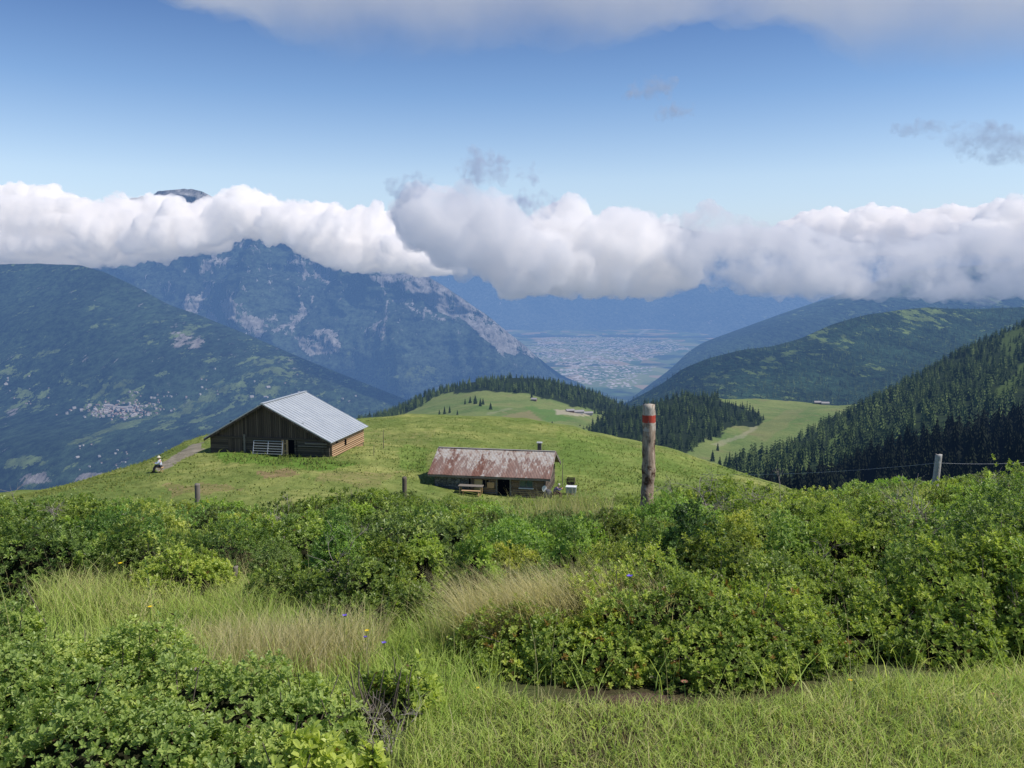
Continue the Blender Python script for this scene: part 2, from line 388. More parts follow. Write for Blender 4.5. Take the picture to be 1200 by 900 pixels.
# wooded mountain on the left, with a village terrace
sky1 = [(-260, 300, 8600), (0, 313, 8400), (45, 309, 8400), (92, 311, 8400), (125, 320, 8300), (160, 336, 8300), (200, 358, 8300), (240, 372, 8300), (290, 392, 8300), (350, 418, 8200), (420, 446, 8200), (480, 470, 8200), (560, 505, 8200), (700, 560, 8000)]
G = loft([[(-260, 600, 4300), (250, 600, 4300), (700, 600, 5600)],
          [(-260, 560, 4600), (60, 560, 4500), (250, 560, 4700), (420, 540, 5600), (700, 590, 5900)],
          [(-260, 520, 5000), (120, 518, 5000), (300, 512, 5500), (460, 512, 6300), (700, 580, 6200)],
          [(-260, 478, 5900), (140, 482, 5900), (300, 480, 6300), (460, 495, 7000), (700, 573, 6800)],
          [(-260, 430, 6500), (140, 430, 6500), (320, 440, 7000), (460, 482, 7600), (700, 567, 7200)],
          [(-260, 370, 7300), (100, 370, 7300), (220, 395, 7500), (340, 428, 7700), (460, 472, 8000), (700, 563, 7600)],
          sky1], -260, 700, 3, 230, lambda G, t: gully(330, 900, 700, 71, .4)(G, t), back=[(900, -700)], skirt=(500, 300))
U_, V_ = UV(G)
base = .42 * fbm(G[..., 0] / 420, G[..., 2] / 150, oct=5, s=14) + .26 * np.exp(-((V_ - 445) / 60.) ** 2) + .02
for poly, a, w, s_ in [([(95, 478), (130, 464), (210, 468), (235, 480), (250, 505), (190, 508), (150, 500), (100, 488)], .45, 9, 1),
                   ([(290, 420), (335, 415), (340, 440), (310, 460), (290, 450), (300, 432)], .55, 8, 2),
                   ([(18, 455), (90, 455), (95, 468), (20, 470)], .5, 6, 3), ([(0, 405), (60, 400), (80, 415), (30, 430), (0, 425)], .35, 10, 4),
                   ([(0, 540), (55, 530), (52, 545), (18, 552), (0, 552)], .6, 4, 5), ([(100, 440), (140, 435), (150, 448), (105, 450)], .4, 6, 6),
                   ([(95, 356), (118, 354), (112, 368), (98, 366)], .35, 6, 7), ([(60, 330), (85, 325), (90, 350), (65, 360)], .12, 10, 8),
                   ([(105, 520), (140, 520), (140, 540), (115, 536)], .35, 8, 9), ([(170, 445), (300, 430), (300, 436), (175, 452)], .28, 5, 10)]:
    base = np.maximum(base, soft_poly(U_, V_, poly, w * 1.4, 400 + s_, 2) * a * .9)
rk = 0 * U_ - .3
for poly, a, w, s_ in [([(195, 392), (235, 388), (245, 400), (220, 412), (200, 405)], .6, 7, 1), ([(22, 554), (50, 552), (62, 566), (24, 570)], .8, 4, 2), ([(85, 556), (120, 554), (120, 566), (88, 566)], .7, 4, 3),
                   ([(4, 476), (24, 472), (22, 490), (6, 492)], .55, 5, 4), ([(90, 400), (105, 425), (95, 428)], .3, 5, 5)]:
    rk = np.maximum(rk, soft_poly(U_, V_, poly, w * 1.3, 500 + s_, 2) * a * .9)
land('wooded_mountain', G, M_MTN1, {'green': base, 'rock': rk})
BVH1 = (G.reshape(-1, 3), grid_faces(*G.shape[:2]))

# far ridge on the right
skyR = [(640, 520, 4200), (700, 490, 4200), (742, 468, 4200), (775, 450, 4250), (800, 432, 4300), (830, 420, 4300), (870, 410, 4350), (905, 406, 4400), (940, 396, 4500), (975, 380, 4600), (1010, 370, 4700), (1050, 364, 4800), (1090, 360, 4900), (1140, 362, 4900), (1200, 360, 4900), (1420, 345, 4900)]
G = loft([[(640, 600, 2300), (1420, 560, 2300)], [(640, 540, 2900), (760, 492, 2900), (900, 492, 2700), (1420, 470, 2700)],
          [(640, 530, 3500), (760, 478, 3500), (860, 450, 3500), (1000, 440, 3500), (1420, 410, 3500)], skyR],
         640, 1420, 3, 130, gully(90, 420, 330, 81, .4), back=[(700, -500)], skirt=(300, 200))
U_, V_ = UV(G)
gr = .55 * fbm(G[..., 0] / 200, G[..., 1] / 240, oct=5, s=16) + .15
for poly, a, w, s_ in [([(885, 424), (925, 408), (990, 388), (985, 396), (940, 412), (900, 430)], .55, 6, 1), ([(800, 436), (850, 425), (900, 432), (880, 470), (830, 480), (800, 455)], .33, 9, 2),
                   ([(1050, 366), (1080, 360), (1110, 366), (1085, 378), (1055, 380)], .75, 6, 3), ([(880, 468), (930, 462), (945, 468), (890, 476)], .5, 5, 4), ([(940, 405), (960, 395), (970, 400), (950, 410)], .4, 5, 5)]:
    gr = np.maximum(gr, soft_poly(U_, V_, poly, w * 1.5, 600 + s_, 2) * a * .9)
land('far_ridge', G, M_RIDGE, {'green': gr, 'rock': 0 * V_ - .5})
FAR_RIDGE = (G, gr)

# ---- pasture hill with the wood on top (about 1.2 to 1.9 km)
t = NT('alpine pasture'); p = t.pos()
n1 = t.noise(p, .012, 6, .6); n2 = t.noise(p, .12, 5, .7)
c = t.mix(t.mapr(n1, .35, .65), (.125, .185, .055), (.215, .245, .085))
c = t.mix(t.mapr(t.noise(p, .03, 5, .7), .56, .68), c, (.20, .19, .085))
c = t.mix(t.mapr(n2, .3, .7), t.mix(1., c, (.7, .75, .7), 'MULTIPLY'), c)
c = t.mix(t.attr('bare'), c, (.24, .19, .10)); c = t.mix(t.attr('lush'), c, (.085, .17, .035)); c = t.mix(t.attr('track'), c, (.36, .32, .24))
c = t.mix(t.attr('wood'), c, (.018, .028, .012))
t.bsdf(c, .95, t.bump(n2, .6, 3.), spec=.05); M_PAST = t.m
def small(amp, s_, seed):
    def d(G, t):
        G = G.copy(); G[..., 2] += amp * fbm(G[..., 0] / s_, G[..., 1] / s_, oct=5, s=seed); return G
    return d
crest_m = [(380, 515, 1650), (420, 495, 1700), (450, 486, 1750), (480, 473, 1800), (510, 459, 1820), (545, 449, 1850), (585, 444, 1880), (635, 444, 1880), (675, 453, 1840), (705, 464, 1780), (735, 479, 1700), (770, 500, 1650), (830, 540, 1500)]
G = loft([[(380, 620, 850), (830, 640, 850)], [(380, 560, 1000), (500, 525, 1000), (650, 530, 1000), (720, 545, 1000), (830, 600, 1000)],
          [(380, 535, 1200), (470, 500, 1200), (560, 486, 1250), (640, 492, 1250), (690, 500, 1200), (760, 540, 1200), (830, 575, 1200)],
          [(380, 522, 1450), (440, 494, 1450), (500, 478, 1480), (560, 463, 1550), (620, 465, 1550), (670, 478, 1500), (720, 497, 1450), (830, 558, 1400)], crest_m],
         380, 830, 3, 110, small(7, 160, 91), back=[(400, -160), (800, -600)], skirt=(300, 250))
U_, V_ = UV(G)
att = {'bare': .6 * soft_poly(U_, V_, [(590, 488), (622, 480), (640, 488), (632, 498), (590, 502)], 4, 700), 'lush': .7 * soft_poly(U_, V_, [(612, 476), (650, 480), (672, 492), (640, 494)], 4, 701),
       'track': .8 * soft_poly(U_, V_, [(650, 480), (690, 484), (690, 488), (655, 486)], 3, 702) + .22 * soft_poly(U_, V_, [(570, 484), (600, 477), (602, 479), (572, 486)], 2, 703)}
att['wood'] = soft_poly(U_, V_, [(400, 492), (470, 466), (520, 440), (640, 430), (760, 470), (760, 520), (715, 484), (668, 475), (620, 462), (560, 458), (520, 462), (480, 482), (420, 510)], 5, 704)
land('pasture_hill', G, M_PAST, att)
HILL_M = G
# ---- wooded knoll and pasture to its right (about 1 to 1.5 km)
crest_k = [(640, 530, 1150), (690, 502, 1200), (720, 488, 1260), (755, 476, 1330), (800, 468, 1400), (828, 466, 1430), (850, 468, 1450), (880, 466, 1550), (930, 469, 1600), (985, 474, 1550), (1040, 470, 1500), (1120, 470, 1500)]
G = loft([[(640, 640, 600), (1120, 640, 600)], [(640, 575, 800), (760, 570, 800), (830, 562, 800), (900, 560, 800), (1120, 560, 800)],
          [(640, 552, 950), (740, 522, 950), (800, 520, 960), (850, 524, 970), (920, 520, 1000), (1120, 520, 1000)],
          [(640, 540, 1050), (700, 508, 1080), (760, 492, 1130), (820, 490, 1150), (880, 496, 1200), (950, 490, 1250), (1120, 490, 1250)], crest_k],
         640, 1120, 3, 110, small(6, 140, 92), back=[(300, -120), (700, -500)], skirt=(200, 200))
U_, V_ = UV(G)
att = {'wood': soft_poly(U_, V_, [(665, 505), (715, 480), (770, 466), (825, 455), (850, 470), (895, 488), (890, 500), (850, 500), (845, 512), (830, 512), (800, 535), (740, 520), (690, 512)], 4, 710),
       'track': .35 * soft_poly(U_, V_, [(835, 520), (870, 508), (885, 498), (890, 500), (872, 512), (840, 524)], 3, 711), 'bare': .25 * soft_poly(U_, V_, [(860, 500), (900, 490), (940, 480), (900, 520)], 10, 712), 'lush': 0 * U_}
land('pasture_knoll', G, M_PAST, att)
KNOLL = G
# ---- long wooded spur on the right (about 0.7 to 1.5 km)
t = NT('forest floor'); p = t.pos(); n = t.noise(p, .05, 6, .7)
c = t.mix(t.mapr(n, .3, .7), (.012, .019, .009), (.035, .055, .018)); c = t.mix(t.attr('green'), c, (.11, .16, .04))
t.bsdf(c, .95, t.bump(n, .6, 3.), spec=.05); M_FLOOR = t.m
crest_s = [(790, 590, 700), (850, 556, 780), (890, 538, 860), (930, 520, 950), (960, 503, 1020), (1000, 482, 1120), (1050, 458, 1230), (1100, 430, 1350), (1150, 402, 1450), (1200, 380, 1520), (1260, 360, 1600), (1440, 310, 1800)]
G = loft([[(790, 680, 420), (1440, 680, 420)], [(790, 620, 560), (900, 590, 580), (1000, 570, 600), (1200, 540, 620), (1440, 520, 620)],
          [(790, 600, 640), (880, 560, 700), (980, 522, 780), (1080, 490, 860), (1200, 460, 950), (1440, 420, 1000)], crest_s],
         790, 1440, 3, 120, small(9, 150, 93), back=[(200, -90), (600, -500)], skirt=(150, 150))
U_, V_ = UV(G)
gr = 0 * U_
for poly, a, w, s_ in [([(1175, 392), (1195, 380), (1200, 400), (1185, 420), (1172, 410)], .4, 6, 1), ([(1165, 460), (1200, 425), (1200, 440), (1170, 475)], .5, 5, 2), ([(972, 518), (995, 498), (998, 503), (972, 528)], .8, 4, 3), ([(1010, 462), (1040, 452), (1036, 462), (1015, 472)], .7, 4, 4)]:
    gr = np.maximum(gr, soft_poly(U_, V_, poly, w, 720 + s_) * a)
land('wooded_spur', G, M_FLOOR, {'green': gr})
SPUR, SPUR_G = G, gr
# ---- near dark slope
crest_d = [(840, 620, 400), (900, 596, 430), (940, 582, 455), (980, 570, 480), (1020, 556, 500), (1060, 542, 520), (1100, 530, 540), (1150, 516, 560), (1200, 506, 580), (1260, 500, 600), (1460, 480, 640)]
G = loft([[(840, 760, 180), (1460, 760, 180)], [(840, 660, 300), (1000, 630, 320), (1200, 600, 340), (1460, 580, 340)], [(840, 636, 350), (1000, 590, 400), (1200, 545, 450), (1460, 530, 450)], crest_d],
         840, 1460, 4, 60, small(4, 90, 94), back=[(120, -60), (400, -300)], skirt=(100, 100))
land('dark_slope', G, M_FLOOR, {'green': 0 * G[..., 0]})
DARK = G
# ------------------------------------------------------------------ clouds: closed puffy bodies filled with a scattering medium with added glow
def cloud_vol(name, dens, glow=.0, tint=(1, 1, 1), glowcol=(.8, .88, 1), aniso=.0, wisp=None, lo=.46, hi=.62, fall=None):
    t = NT(name)
    d = dens
    if wisp:
        n = t.noise(t.pos(), wisp, 5, .65)
        d = t.math('MULTIPLY', t.mapr(n, lo, hi), dens)
        if fall: d = t.math('MULTIPLY', d, t.mapr(t.n('ShaderNodeSeparateXYZ', {0: t.pos()}).outputs[2], *fall))
    sc = t.n('ShaderNodeVolumeScatter', {'Color': (*tint, 1), 'Density': d, 'Anisotropy': aniso})
    em = t.n('ShaderNodeEmission', {'Color': (*glowcol, 1), 'Strength': t.math('MULTIPLY', d, glow) if wisp else dens * glow})  # added emission stands for light scattered many times inside the cloud
    ab = t.n('ShaderNodeVolumeAbsorption', {'Color': (*tint, 1), 'Density': d})
    a2 = t.n('ShaderNodeAddShader', {0: sc.outputs[0], 1: ab.outputs[0]})
    ad = t.n('ShaderNodeAddShader', {0: a2.outputs[0], 1: em.outputs[0]})
    t.t.links.new(ad.outputs[0], t.out.inputs['Volume'])
    t.m.cycles.homogeneous_volume = not wisp
    return t.m
_ico = {}
def ico(n):
    if n not in _ico:
        import bmesh
        b = bmesh.new(); bmesh.ops.create_icosphere(b, subdivisions=n, radius=1)
        _ico[n] = (np.array([v.co for v in b.verts]), np.array([[v.index for v in f.verts] for f in b.faces])); b.free()
    return _ico[n]
def puff_body(puffs, vox, amp, nscale, seed, base_z=None, sub=1):
    """union of balls -> one skin -> cauliflower relief"""
    Vs, Fs, b = [], [], 0; V0, F0 = ico(3)
    for c, r in puffs:
        Vs.append(V0 * np.array(r) + np.array(c)); Fs.append(F0 + b); b += len(V0)
    me = mesh('tmp', np.concatenate(Vs), np.concatenate(Fs), [])
    o = bpy.data.objects.new('tmp', me); COL.objects.link(o)
    m = o.modifiers.new('r', 'REMESH'); m.mode = 'VOXEL'; m.voxel_size = vox
    ms = o.modifiers.new('m', 'SMOOTH'); ms.factor = .5; ms.iterations = 5
    if sub:
        m2 = o.modifiers.new('s', 'SUBSURF'); m2.levels = sub
    ev = o.evaluated_get(bpy.context.evaluated_depsgraph_get()); em = ev.to_mesh()
    n = len(em.vertices); V = np.empty(n * 3, np.float32); em.vertices.foreach_get('co', V); V = V.reshape(-1, 3).astype(float)
    N = np.empty(n * 3, np.float32); em.vertex_normals.foreach_get('vector', N); N = N.reshape(-1, 3).astype(float)
    nl = len(em.loops); L = np.empty(nl, np.int32); em.loops.foreach_get('vertex_index', L)
    quads = L.reshape(-1, 4)
    ev.to_mesh_clear(); bpy.data.objects.remove(o); bpy.data.meshes.remove(me)
    d = 0
    for k, (sc, a) in enumerate(((nscale, 1.), (nscale * .42, .5), (nscale * .17, .22), (nscale * .07, .05))):
        nz = np.abs(vnoise(V[:, 0] / sc, V[:, 1] / sc, V[:, 2] / sc, seed + k * 7))
        d = d + a * (nz * 2 - .75)
    V = V + N * (amp * d)[:, None]
    if base_z is not None:
        lo = V[:, 2] < base_z
        V[lo, 2] = base_z + (V[lo, 2] - base_z) * .18 + .06 * amp * vnoise(V[lo, 0] / nscale, V[lo, 1] / nscale, s=seed)
    return V, quads
def cloud(label, tops, base, D, depth, mat, seed, rmul=1., vox=45, amp=60, nscale=260, group=None, dens=1., name='cloud', sub=1, flat=False):
    """tops: skyline (u, v); base: (u, v) underside; D forward distance"""
    g = np.random.default_rng(seed)
    px = D / F
    tops = np.array(tops, float); base = np.array(base, float)
    puffs = []
    u = tops[0, 0]
    while u <= tops[-1, 0]:
        vt = np.interp(u, tops[:, 0], tops[:, 1]); vb = np.interp(u, base[:, 0], base[:, 1])
        H = max(vb - vt, 6)
        r0 = max(min(H * .5, 34) * rmul, 5)
        nrow = max(1, int(H / (r0 * 1.1)))
        for k in range(nrow + 1):
            f = k / max(nrow, 1)
            r = r0 * g.uniform(.6, 1.15)
            v = vt + 1.3 * r + (H - 2.2 * r) * f if H > 2.2 * r else (vt + vb) / 2
            nd = max(1, int(depth / (r * px * 1.6)))
            for j in range(nd):
                dd = (j + .5 + g.uniform(-.3, .3)) / nd - .5
                taper = 1 - .45 * (2 * dd) ** 2
                p = P(u + g.uniform(-.3, .3) * r, v + (1 - taper) * r * .7, D + dd * depth)
                puffs.append((p, (r * px * 1.08 * taper,) * 3))
        u += r0 * g.uniform(.5, 1.0)
    zb = None if base is None else float(P(CX, base[:, 1].mean(), D)[2])
    kids = []
    for p, r in puffs:
        if g.random() < .75:
            for _ in range(4):
                d = g.normal(size=3); d /= np.linalg.norm(d); d[2] = abs(d[2]) * .9
                q = g.uniform(.32, .55); kids.append((np.array(p) + d * r[0] * .85, (r[0] * q,) * 3))
    V, Q = puff_body(puffs + kids, vox, amp, nscale, seed, zb if flat else None, sub=sub)
    o = link(name, mesh(name, V, Q, mat, smooth=True))
    tag(o, label, 'cloud', group); return o
CV_WHITE = cloud_vol('bright cloud', .024, .078, (.999, .999, .999), glowcol=(1, .97, .90), wisp=.0042, lo=.33, hi=.56)
CV_GREY = cloud_vol('grey cloud', .010, .035, (.962, .964, .969), glowcol=(1, .97, .92), wisp=.0046, lo=.36, hi=.60)  # shadow of the upper cloud put into the absorbing tint
CV_MIX = cloud_vol('half shade tint cloud', .016, .055, (.989, .989, .99), glowcol=(1, .97, .90), wisp=.0046, lo=.34, hi=.58)  # partly shaded look comes from a slightly absorbing tint
CV_RAG = cloud_vol('ragged cloud', .010, .04, (.952, .954, .960), glowcol=(1, .97, .92), wisp=.0028, lo=.43, hi=.61)  # greyed by tint in place of the shadow from above
cloud('long white cloud bank wrapped around the rocky peak above the left valley side',
      [(-120, 212), (-40, 205), (20, 208), (60, 216), (105, 226), (140, 238), (165, 232), (195, 230), (230, 236), (262, 226), (300, 222), (335, 232), (375, 242), (420, 248), (450, 258), (480, 272), (510, 290), (545, 312)],
      [(-120, 300), (0, 308), (60, 308), (100, 310), (150, 304), (200, 298), (240, 292), (275, 280), (320, 280), (350, 288), (390, 306), (430, 316), (480, 318), (545, 322)], 10500, 1700, CV_WHITE, 11, vox=52, amp=60, nscale=230)
cloud('plump grey cumulus with torn wisps over the middle of the valley',
      [(470, 240), (495, 226), (520, 222), (545, 216), (570, 216), (592, 228), (612, 246), (632, 262), (650, 262)],
      [(470, 262), (500, 282), (540, 312), (580, 330), (610, 340), (650, 342)], 8200, 1200, CV_GREY, 12, rmul=1.1, vox=46, amp=50, nscale=230)
cloud('plump bright cumulus with domed head and flat grey base',
      [(622, 280), (640, 250), (660, 228), (680, 224), (700, 232), (725, 230), (748, 240), (765, 256), (790, 285), (812, 318)],
      [(622, 338), (660, 344), (720, 346), (770, 342), (812, 334)], 8600, 1300, CV_MIX, 13, rmul=1.25, vox=46, amp=55, nscale=250)
cloud('broad ragged grey cloud bank covering the range behind the right slopes',
      [(782, 292), (800, 250), (815, 230), (845, 228), (868, 244), (885, 238), (905, 250), (930, 256), (960, 262), (1000, 266), (1050, 268), (1100, 262), (1140, 254), (1180, 250), (1320, 250)],
      [(790, 300), (840, 335), (900, 346), (960, 348), (1050, 350), (1120, 348), (1200, 352), (1320, 350)], 8000, 750, CV_RAG, 14, vox=50, amp=52)
cloud('small bright white cloud head rising at the far right of the bank',
      [(1140, 262), (1165, 238), (1185, 222), (1210, 214), (1260, 222), (1320, 240)], [(1140, 285), (1180, 300), (1320, 300)], 8600, 800, CV_WHITE, 15, vox=38, amp=50)
cloud('thin bright strip of cloud behind the grey bank', [(930, 256), (960, 248), (1010, 246), (1060, 248), (1110, 242), (1150, 238)], [(930, 296), (1150, 296)], 15000, 2000, CV_WHITE, 16, vox=70, amp=60, nscale=350)

CV_VEIL = cloud_vol('overhead cloud', .0042, .05, (.84, .835, .84), glowcol=(1, .95, .90), wisp=.0016, lo=.30, hi=.70, fall=(930, 1330))  # unlit underside of a thick layer put into the tint
CV_WISP = cloud_vol('torn wisp', .010, .02, (.55, .60, .70), glowcol=(.45, .55, .75), wisp=.011, lo=.46, hi=.66)  # strongly absorbing tint stands for shreds lying in shadow
cloud('grey overhead cloud layer along the top edge of the picture', [(230, -70), (330, -70), (1320, -70)], [(230, 10), (300, 30), (400, 66), (520, 72), (640, 56), (760, 36), (880, 20), (950, 34), (1020, 76), (1120, 98), (1320, 106)], 3600, 900, CV_VEIL, 21, vox=50, amp=40, nscale=240, rmul=1.0)
for (tops, base, D, lab, sd) in [([(456, 222), (470, 212), (500, 210)], [(456, 230), (500, 232)], 7900, 'dark shred of cloud at the upper left of the grey cumulus', 31), ([(548, 198), (558, 184), (572, 180), (586, 186), (592, 196)], [(548, 214), (592, 210)], 7900, 'dark torn cloud shred rising over the grey cumulus', 32),
                           ([(614, 196), (622, 192), (628, 200)], [(614, 210), (628, 212)], 7900, 'tiny cloud shred between the grey and the bright cumulus', 33), ([(742, 102), (765, 94), (790, 98)], [(742, 112), (790, 110)], 5200, 'faint small cloud shred high in the middle of the sky', 34), ([(776, 130), (795, 122), (816, 126)], [(776, 138), (816, 136)], 5200, 'faint lower cloud shred in the middle of the sky', 35),
                           ([(1046, 150), (1070, 142), (1100, 146)], [(1046, 158), (1100, 154)], 5200, 'thin cloud shred in the sky at the right', 36), ([(1120, 154), (1145, 146), (1180, 158), (1215, 166)], [(1120, 170), (1165, 184), (1215, 186)], 5000, 'largest dark cloud shred at the right edge of the sky', 37),
                           ([(618, 228), (626, 222), (634, 230)], [(618, 250), (634, 252)], 8000, 'upright cloud shred in the notch between the two cumulus heads', 38)]:
    cloud(lab, tops, base, D, 160, CV_WISP, sd, vox=D * .0022, amp=D * .006, nscale=D * .012, rmul=1.5)
# ------------------------------------------------------------------ grassy hill with the barn and the hut (50 to 120 m)
hill_rows = [
    [(-250, 660, 46), (200, 612, 52), (600, 612, 52), (900, 625, 52), (1350, 680, 50)],
    [(-250, 618, 60), (20, 588, 64), (100, 575, 66), (229, 562, 70), (300, 553, 73), (386, 548, 75), (470, 560, 74), (540, 578, 71), (600, 587, 70), (680, 586, 70), (760, 585, 72), (860, 590, 76), (1000, 610, 80), (1350, 690, 80)],
    [(-250, 612, 70), (20, 582, 67.5), (100, 566, 71), (170, 550, 76), (215, 537, 81), (236, 531, 84), (310, 533.5, 82.5), (386, 536, 81.5), (430, 531, 84), (480, 541, 83), (520, 549, 79), (560, 557, 78), (640, 568, 77), (700, 564, 80), (760, 563, 83), (860, 572, 86), (1000, 600, 88), (1350, 690, 88)],
    [(-250, 609, 76), (20, 580.7, 70), (100, 564, 75), (170, 545.5, 82), (215, 525, 91), (240, 517, 94), (310, 517, 94), (386, 517, 95), (430, 513, 96), (480, 513, 97), (560, 521, 95), (640, 533, 93), (700, 539, 93), (760, 545, 94), (860, 562, 96), (1000, 596, 93), (1350, 690, 93)],
    [(-250, 607, 82), (20, 580, 72), (100, 562.5, 79), (170, 543, 87), (215, 520, 98), (240, 509, 103), (310, 500, 109), (386, 494, 114), (430, 490.5, 116), (480, 488, 118), (520, 488, 119), (560, 490, 119), (620, 494, 118), (660, 500, 116), (700, 508, 114), (760, 522, 110), (800, 533, 107), (850, 549, 104), (900, 566, 101), (1000, 600, 97), (1350, 700, 95)]]
def hd(G, t):
    G = G.copy(); x, y = G[..., 0], G[..., 1]
    G[..., 2] += .26 * (ridged(x / 14. + .4 * fbm(x / 5., y / 5., s=304), y / 2.6, oct=2, s=303) - .6); G[..., 2] += .30 * fbm(x / 7., y / 7., oct=4, s=301) + .07 * fbm(x / 1.4, y / 1.4, oct=3, s=302)
    return G
HILL = loft(hill_rows, -250, 1350, 4, 130, hd, back=[(5, -.5), (10, -2.5), (30, -14), (120, -90), (250, -420)], skirt=(4, 2.2), smooth=4)
hV, hF = HILL.reshape(-1, 3), grid_faces(*HILL.shape[:2])
HBVH = BVHTree.FromPolygons([tuple(v) for v in hV], [tuple(f) for f in hF])
def hz_at(x, y):
    h = HBVH.ray_cast(Vector((x, y, 60)), Vector((0, 0, -1)))[0]
    return h.z if h else -20.
def hill_uv(u, v):
    """point of the hill seen at a bearing"""
    d = Vector(P(u, v, 1.0)).normalized()
    h = HBVH.ray_cast(d * 44, d)[0]
    return h
t = NT('mown alp grass'); p = t.pos()
n1 = t.noise(p, .10, 5, .6); n2 = t.noise(p, 1.1, 6, .72); n3 = t.noise(t.scale(p, (1, 1, 3)), .35, 5, .65)
c = t.mix(t.mapr(n1, .40, .60), (.165, .225, .058), (.345, .355, .118))
c = t.mix(t.mapr(n3, .42, .66), c, t.mix(n2, (.12, .175, .045), (.23, .275, .075)))
c = t.mix(t.attr('lush'), c, t.mix(n2, (.09, .18, .03), (.19, .31, .055)))
c = t.mix(t.mapr(t.math('ADD', t.attr('bare'), t.math('MULTIPLY', t.math('SUBTRACT', n2, .5), .9)), .35, .75), c, t.mix(n2, (.20, .145, .075), (.36, .28, .14)))
c = t.mix(t.mapr(t.math('ADD', t.attr('track'), t.math('MULTIPLY', t.math('SUBTRACT', n2, .5), .8)), .4, .65), c, t.mix(n2, (.20, .17, .13), (.37, .33, .27)))
c = t.mix(t.mapr(n2, .3, .7), t.mix(1., c, (.55, .58, .5), 'MULTIPLY'), c)
t.bsdf(c, .95, t.bump(n2, .8, .25), spec=.05); M_ALP = t.m
U_, V_ = UV(HILL)
LUSH = [(250, 530), (300, 530), (360, 537), (400, 540), (420, 545), (380, 552), (320, 545), (262, 543)]
def hill_masks(U, V):
    lush = .9 * soft_poly(U, V, LUSH, 5, 801) + .6 * soft_poly(U, V, [(470, 520), (505, 525), (500, 555), (470, 548)], 8, 802) + .35 * soft_poly(U, V, [(650, 500), (860, 550), (860, 600), (660, 590)], 14, 803)
    bare = .75 * soft_poly(U, V, [(300, 552), (335, 548), (350, 556), (310, 562)], 8, 804) + .6 * soft_poly(U, V, [(185, 568), (270, 566), (300, 572), (200, 582)], 10, 805) + .5 * soft_poly(U, V, [(370, 556), (470, 552), (450, 568), (360, 568)], 12, 806) + .4 * soft_poly(U, V, [(430, 505), (520, 500), (500, 520), (440, 520)], 12, 807)
    track = 1.0 * soft_poly(U, V, [(180, 548), (205, 533), (225, 521), (238, 518), (238, 527), (214, 538), (200, 548), (185, 553)], 3, 808)
    return np.clip(lush, 0, 1), np.clip(bare, 0, 1), track
lu, ba, tr = hill_masks(U_, V_)
land('alp_hill', HILL, M_ALP, {'lush': lu, 'bare': ba, 'track': tr})

# ------------------------------------------------------------------ slope at the viewer's feet
def gnd(x, y):
    x = np.asarray(x, float); y = np.asarray(y, float)
    z = -1.60 - .17 * np.maximum(y - 3, 0) - .14 * np.maximum(y - 11, 0) + .025 * np.clip(x, -14, 14) * sstep(2, 8, y)
    return z + .05 * fbm(x / 1.6, y / 1.6, oct=3, s=5) + .35 * fbm(x / 9., y / 9., oct=2, s=6) * sstep(9, 20, y)
gx = np.concatenate([np.linspace(-45, -9, 37), np.linspace(-8.8, 8.8, 160), np.linspace(9, 45, 37)])
gy = np.concatenate([np.linspace(-6, 1.6, 12), np.linspace(1.7, 12, 140), np.linspace(12.4, 50, 60)])
X_, Y_ = np.meshgrid(gx, gy)
t = NT('slope soil'); p = t.pos(); n = t.noise(p, 6., 6, .7); n2 = t.noise(p, .8, 4, .6)
c = t.mix(t.mapr(n, .3, .7), (.030, .024, .014), (.075, .062, .032)); c = t.mix(t.mapr(n2, .4, .6), c, t.mix(n, (.05, .075, .022), (.13, .17, .05)))
t.bsdf(c, .95, t.bump(n, .8, .03), spec=.1)
land('meadow_slope', np.stack([X_, Y_, gnd(X_, Y_)], -1), t.m)

# ------------------------------------------------------------------ leaves and blades
def leaf_mat(name, rough=.42, trans=.42, spec=.35, tcol=(1.3, 1.35, .65), up=0.):
    t = NT(name); c = t.attr('col', 'Color')
    n = t.noise(t.pos(), 90., 2)
    c = t.mix(n, t.mix(1., c, (.75, .78, .7), 'MULTIPLY'), c)
    b = t.n('ShaderNodeBsdfPrincipled', {'Base Color': c, 'Roughness': rough, 'Specular IOR Level': spec})
    if up:                                                            # shading normal tilted upward so blades and needles take more sunlight
        gn = t.n('ShaderNodeNewGeometry').outputs['Normal']
        vm = t.n('ShaderNodeVectorMath', {0: gn, 1: (0, 0, up)}, operation='ADD'); vn = t.n('ShaderNodeVectorMath', {0: vm.outputs[0]}, operation='NORMALIZE')
        t.set(b.inputs['Normal'], vn.outputs[0])
    tr = t.n('ShaderNodeBsdfTranslucent', {'Color': t.mix(1., c, tcol, 'MULTIPLY')})
    mx = t.n('ShaderNodeMixShader', {0: trans, 1: b.outputs[0], 2: tr.outputs[0]})
    t.t.links.new(mx.outputs[0], t.out.inputs['Surface']); return t.m
M_LEAF = leaf_mat('shrub leaf'); M_BLADE = leaf_mat('grass blade', .6, .4, .15, (1.3, 1.3, .75), 2.5); M_NEEDLE = leaf_mat('spruce needles', .8, .10, .1, (1.2, 1.3, .7), .7)
M_TWIG = plain('grey twig', (.13, .105, .085), .85, .4, 30)
M_DEAD = plain('bleached dead twig', (.30, .26, .23), .85, .3, 30)
M_SHADE_CORE = plain('painted shrub shade', (.016, .017, .009), .95, .5, 20, spec=.05)  # dark balls inside the bushes, depth shade put into colour
def unit(a): return a / np.maximum(np.linalg.norm(a, axis=-1, keepdims=True), 1e-9)
def perp(a):
    ref = np.where(np.abs(a[:, 2:3]) < .9, np.array([[0, 0, 1.]]), np.array([[1., 0, 0]]))
    s = unit(np.cross(a, ref)); return s, np.cross(s, a)
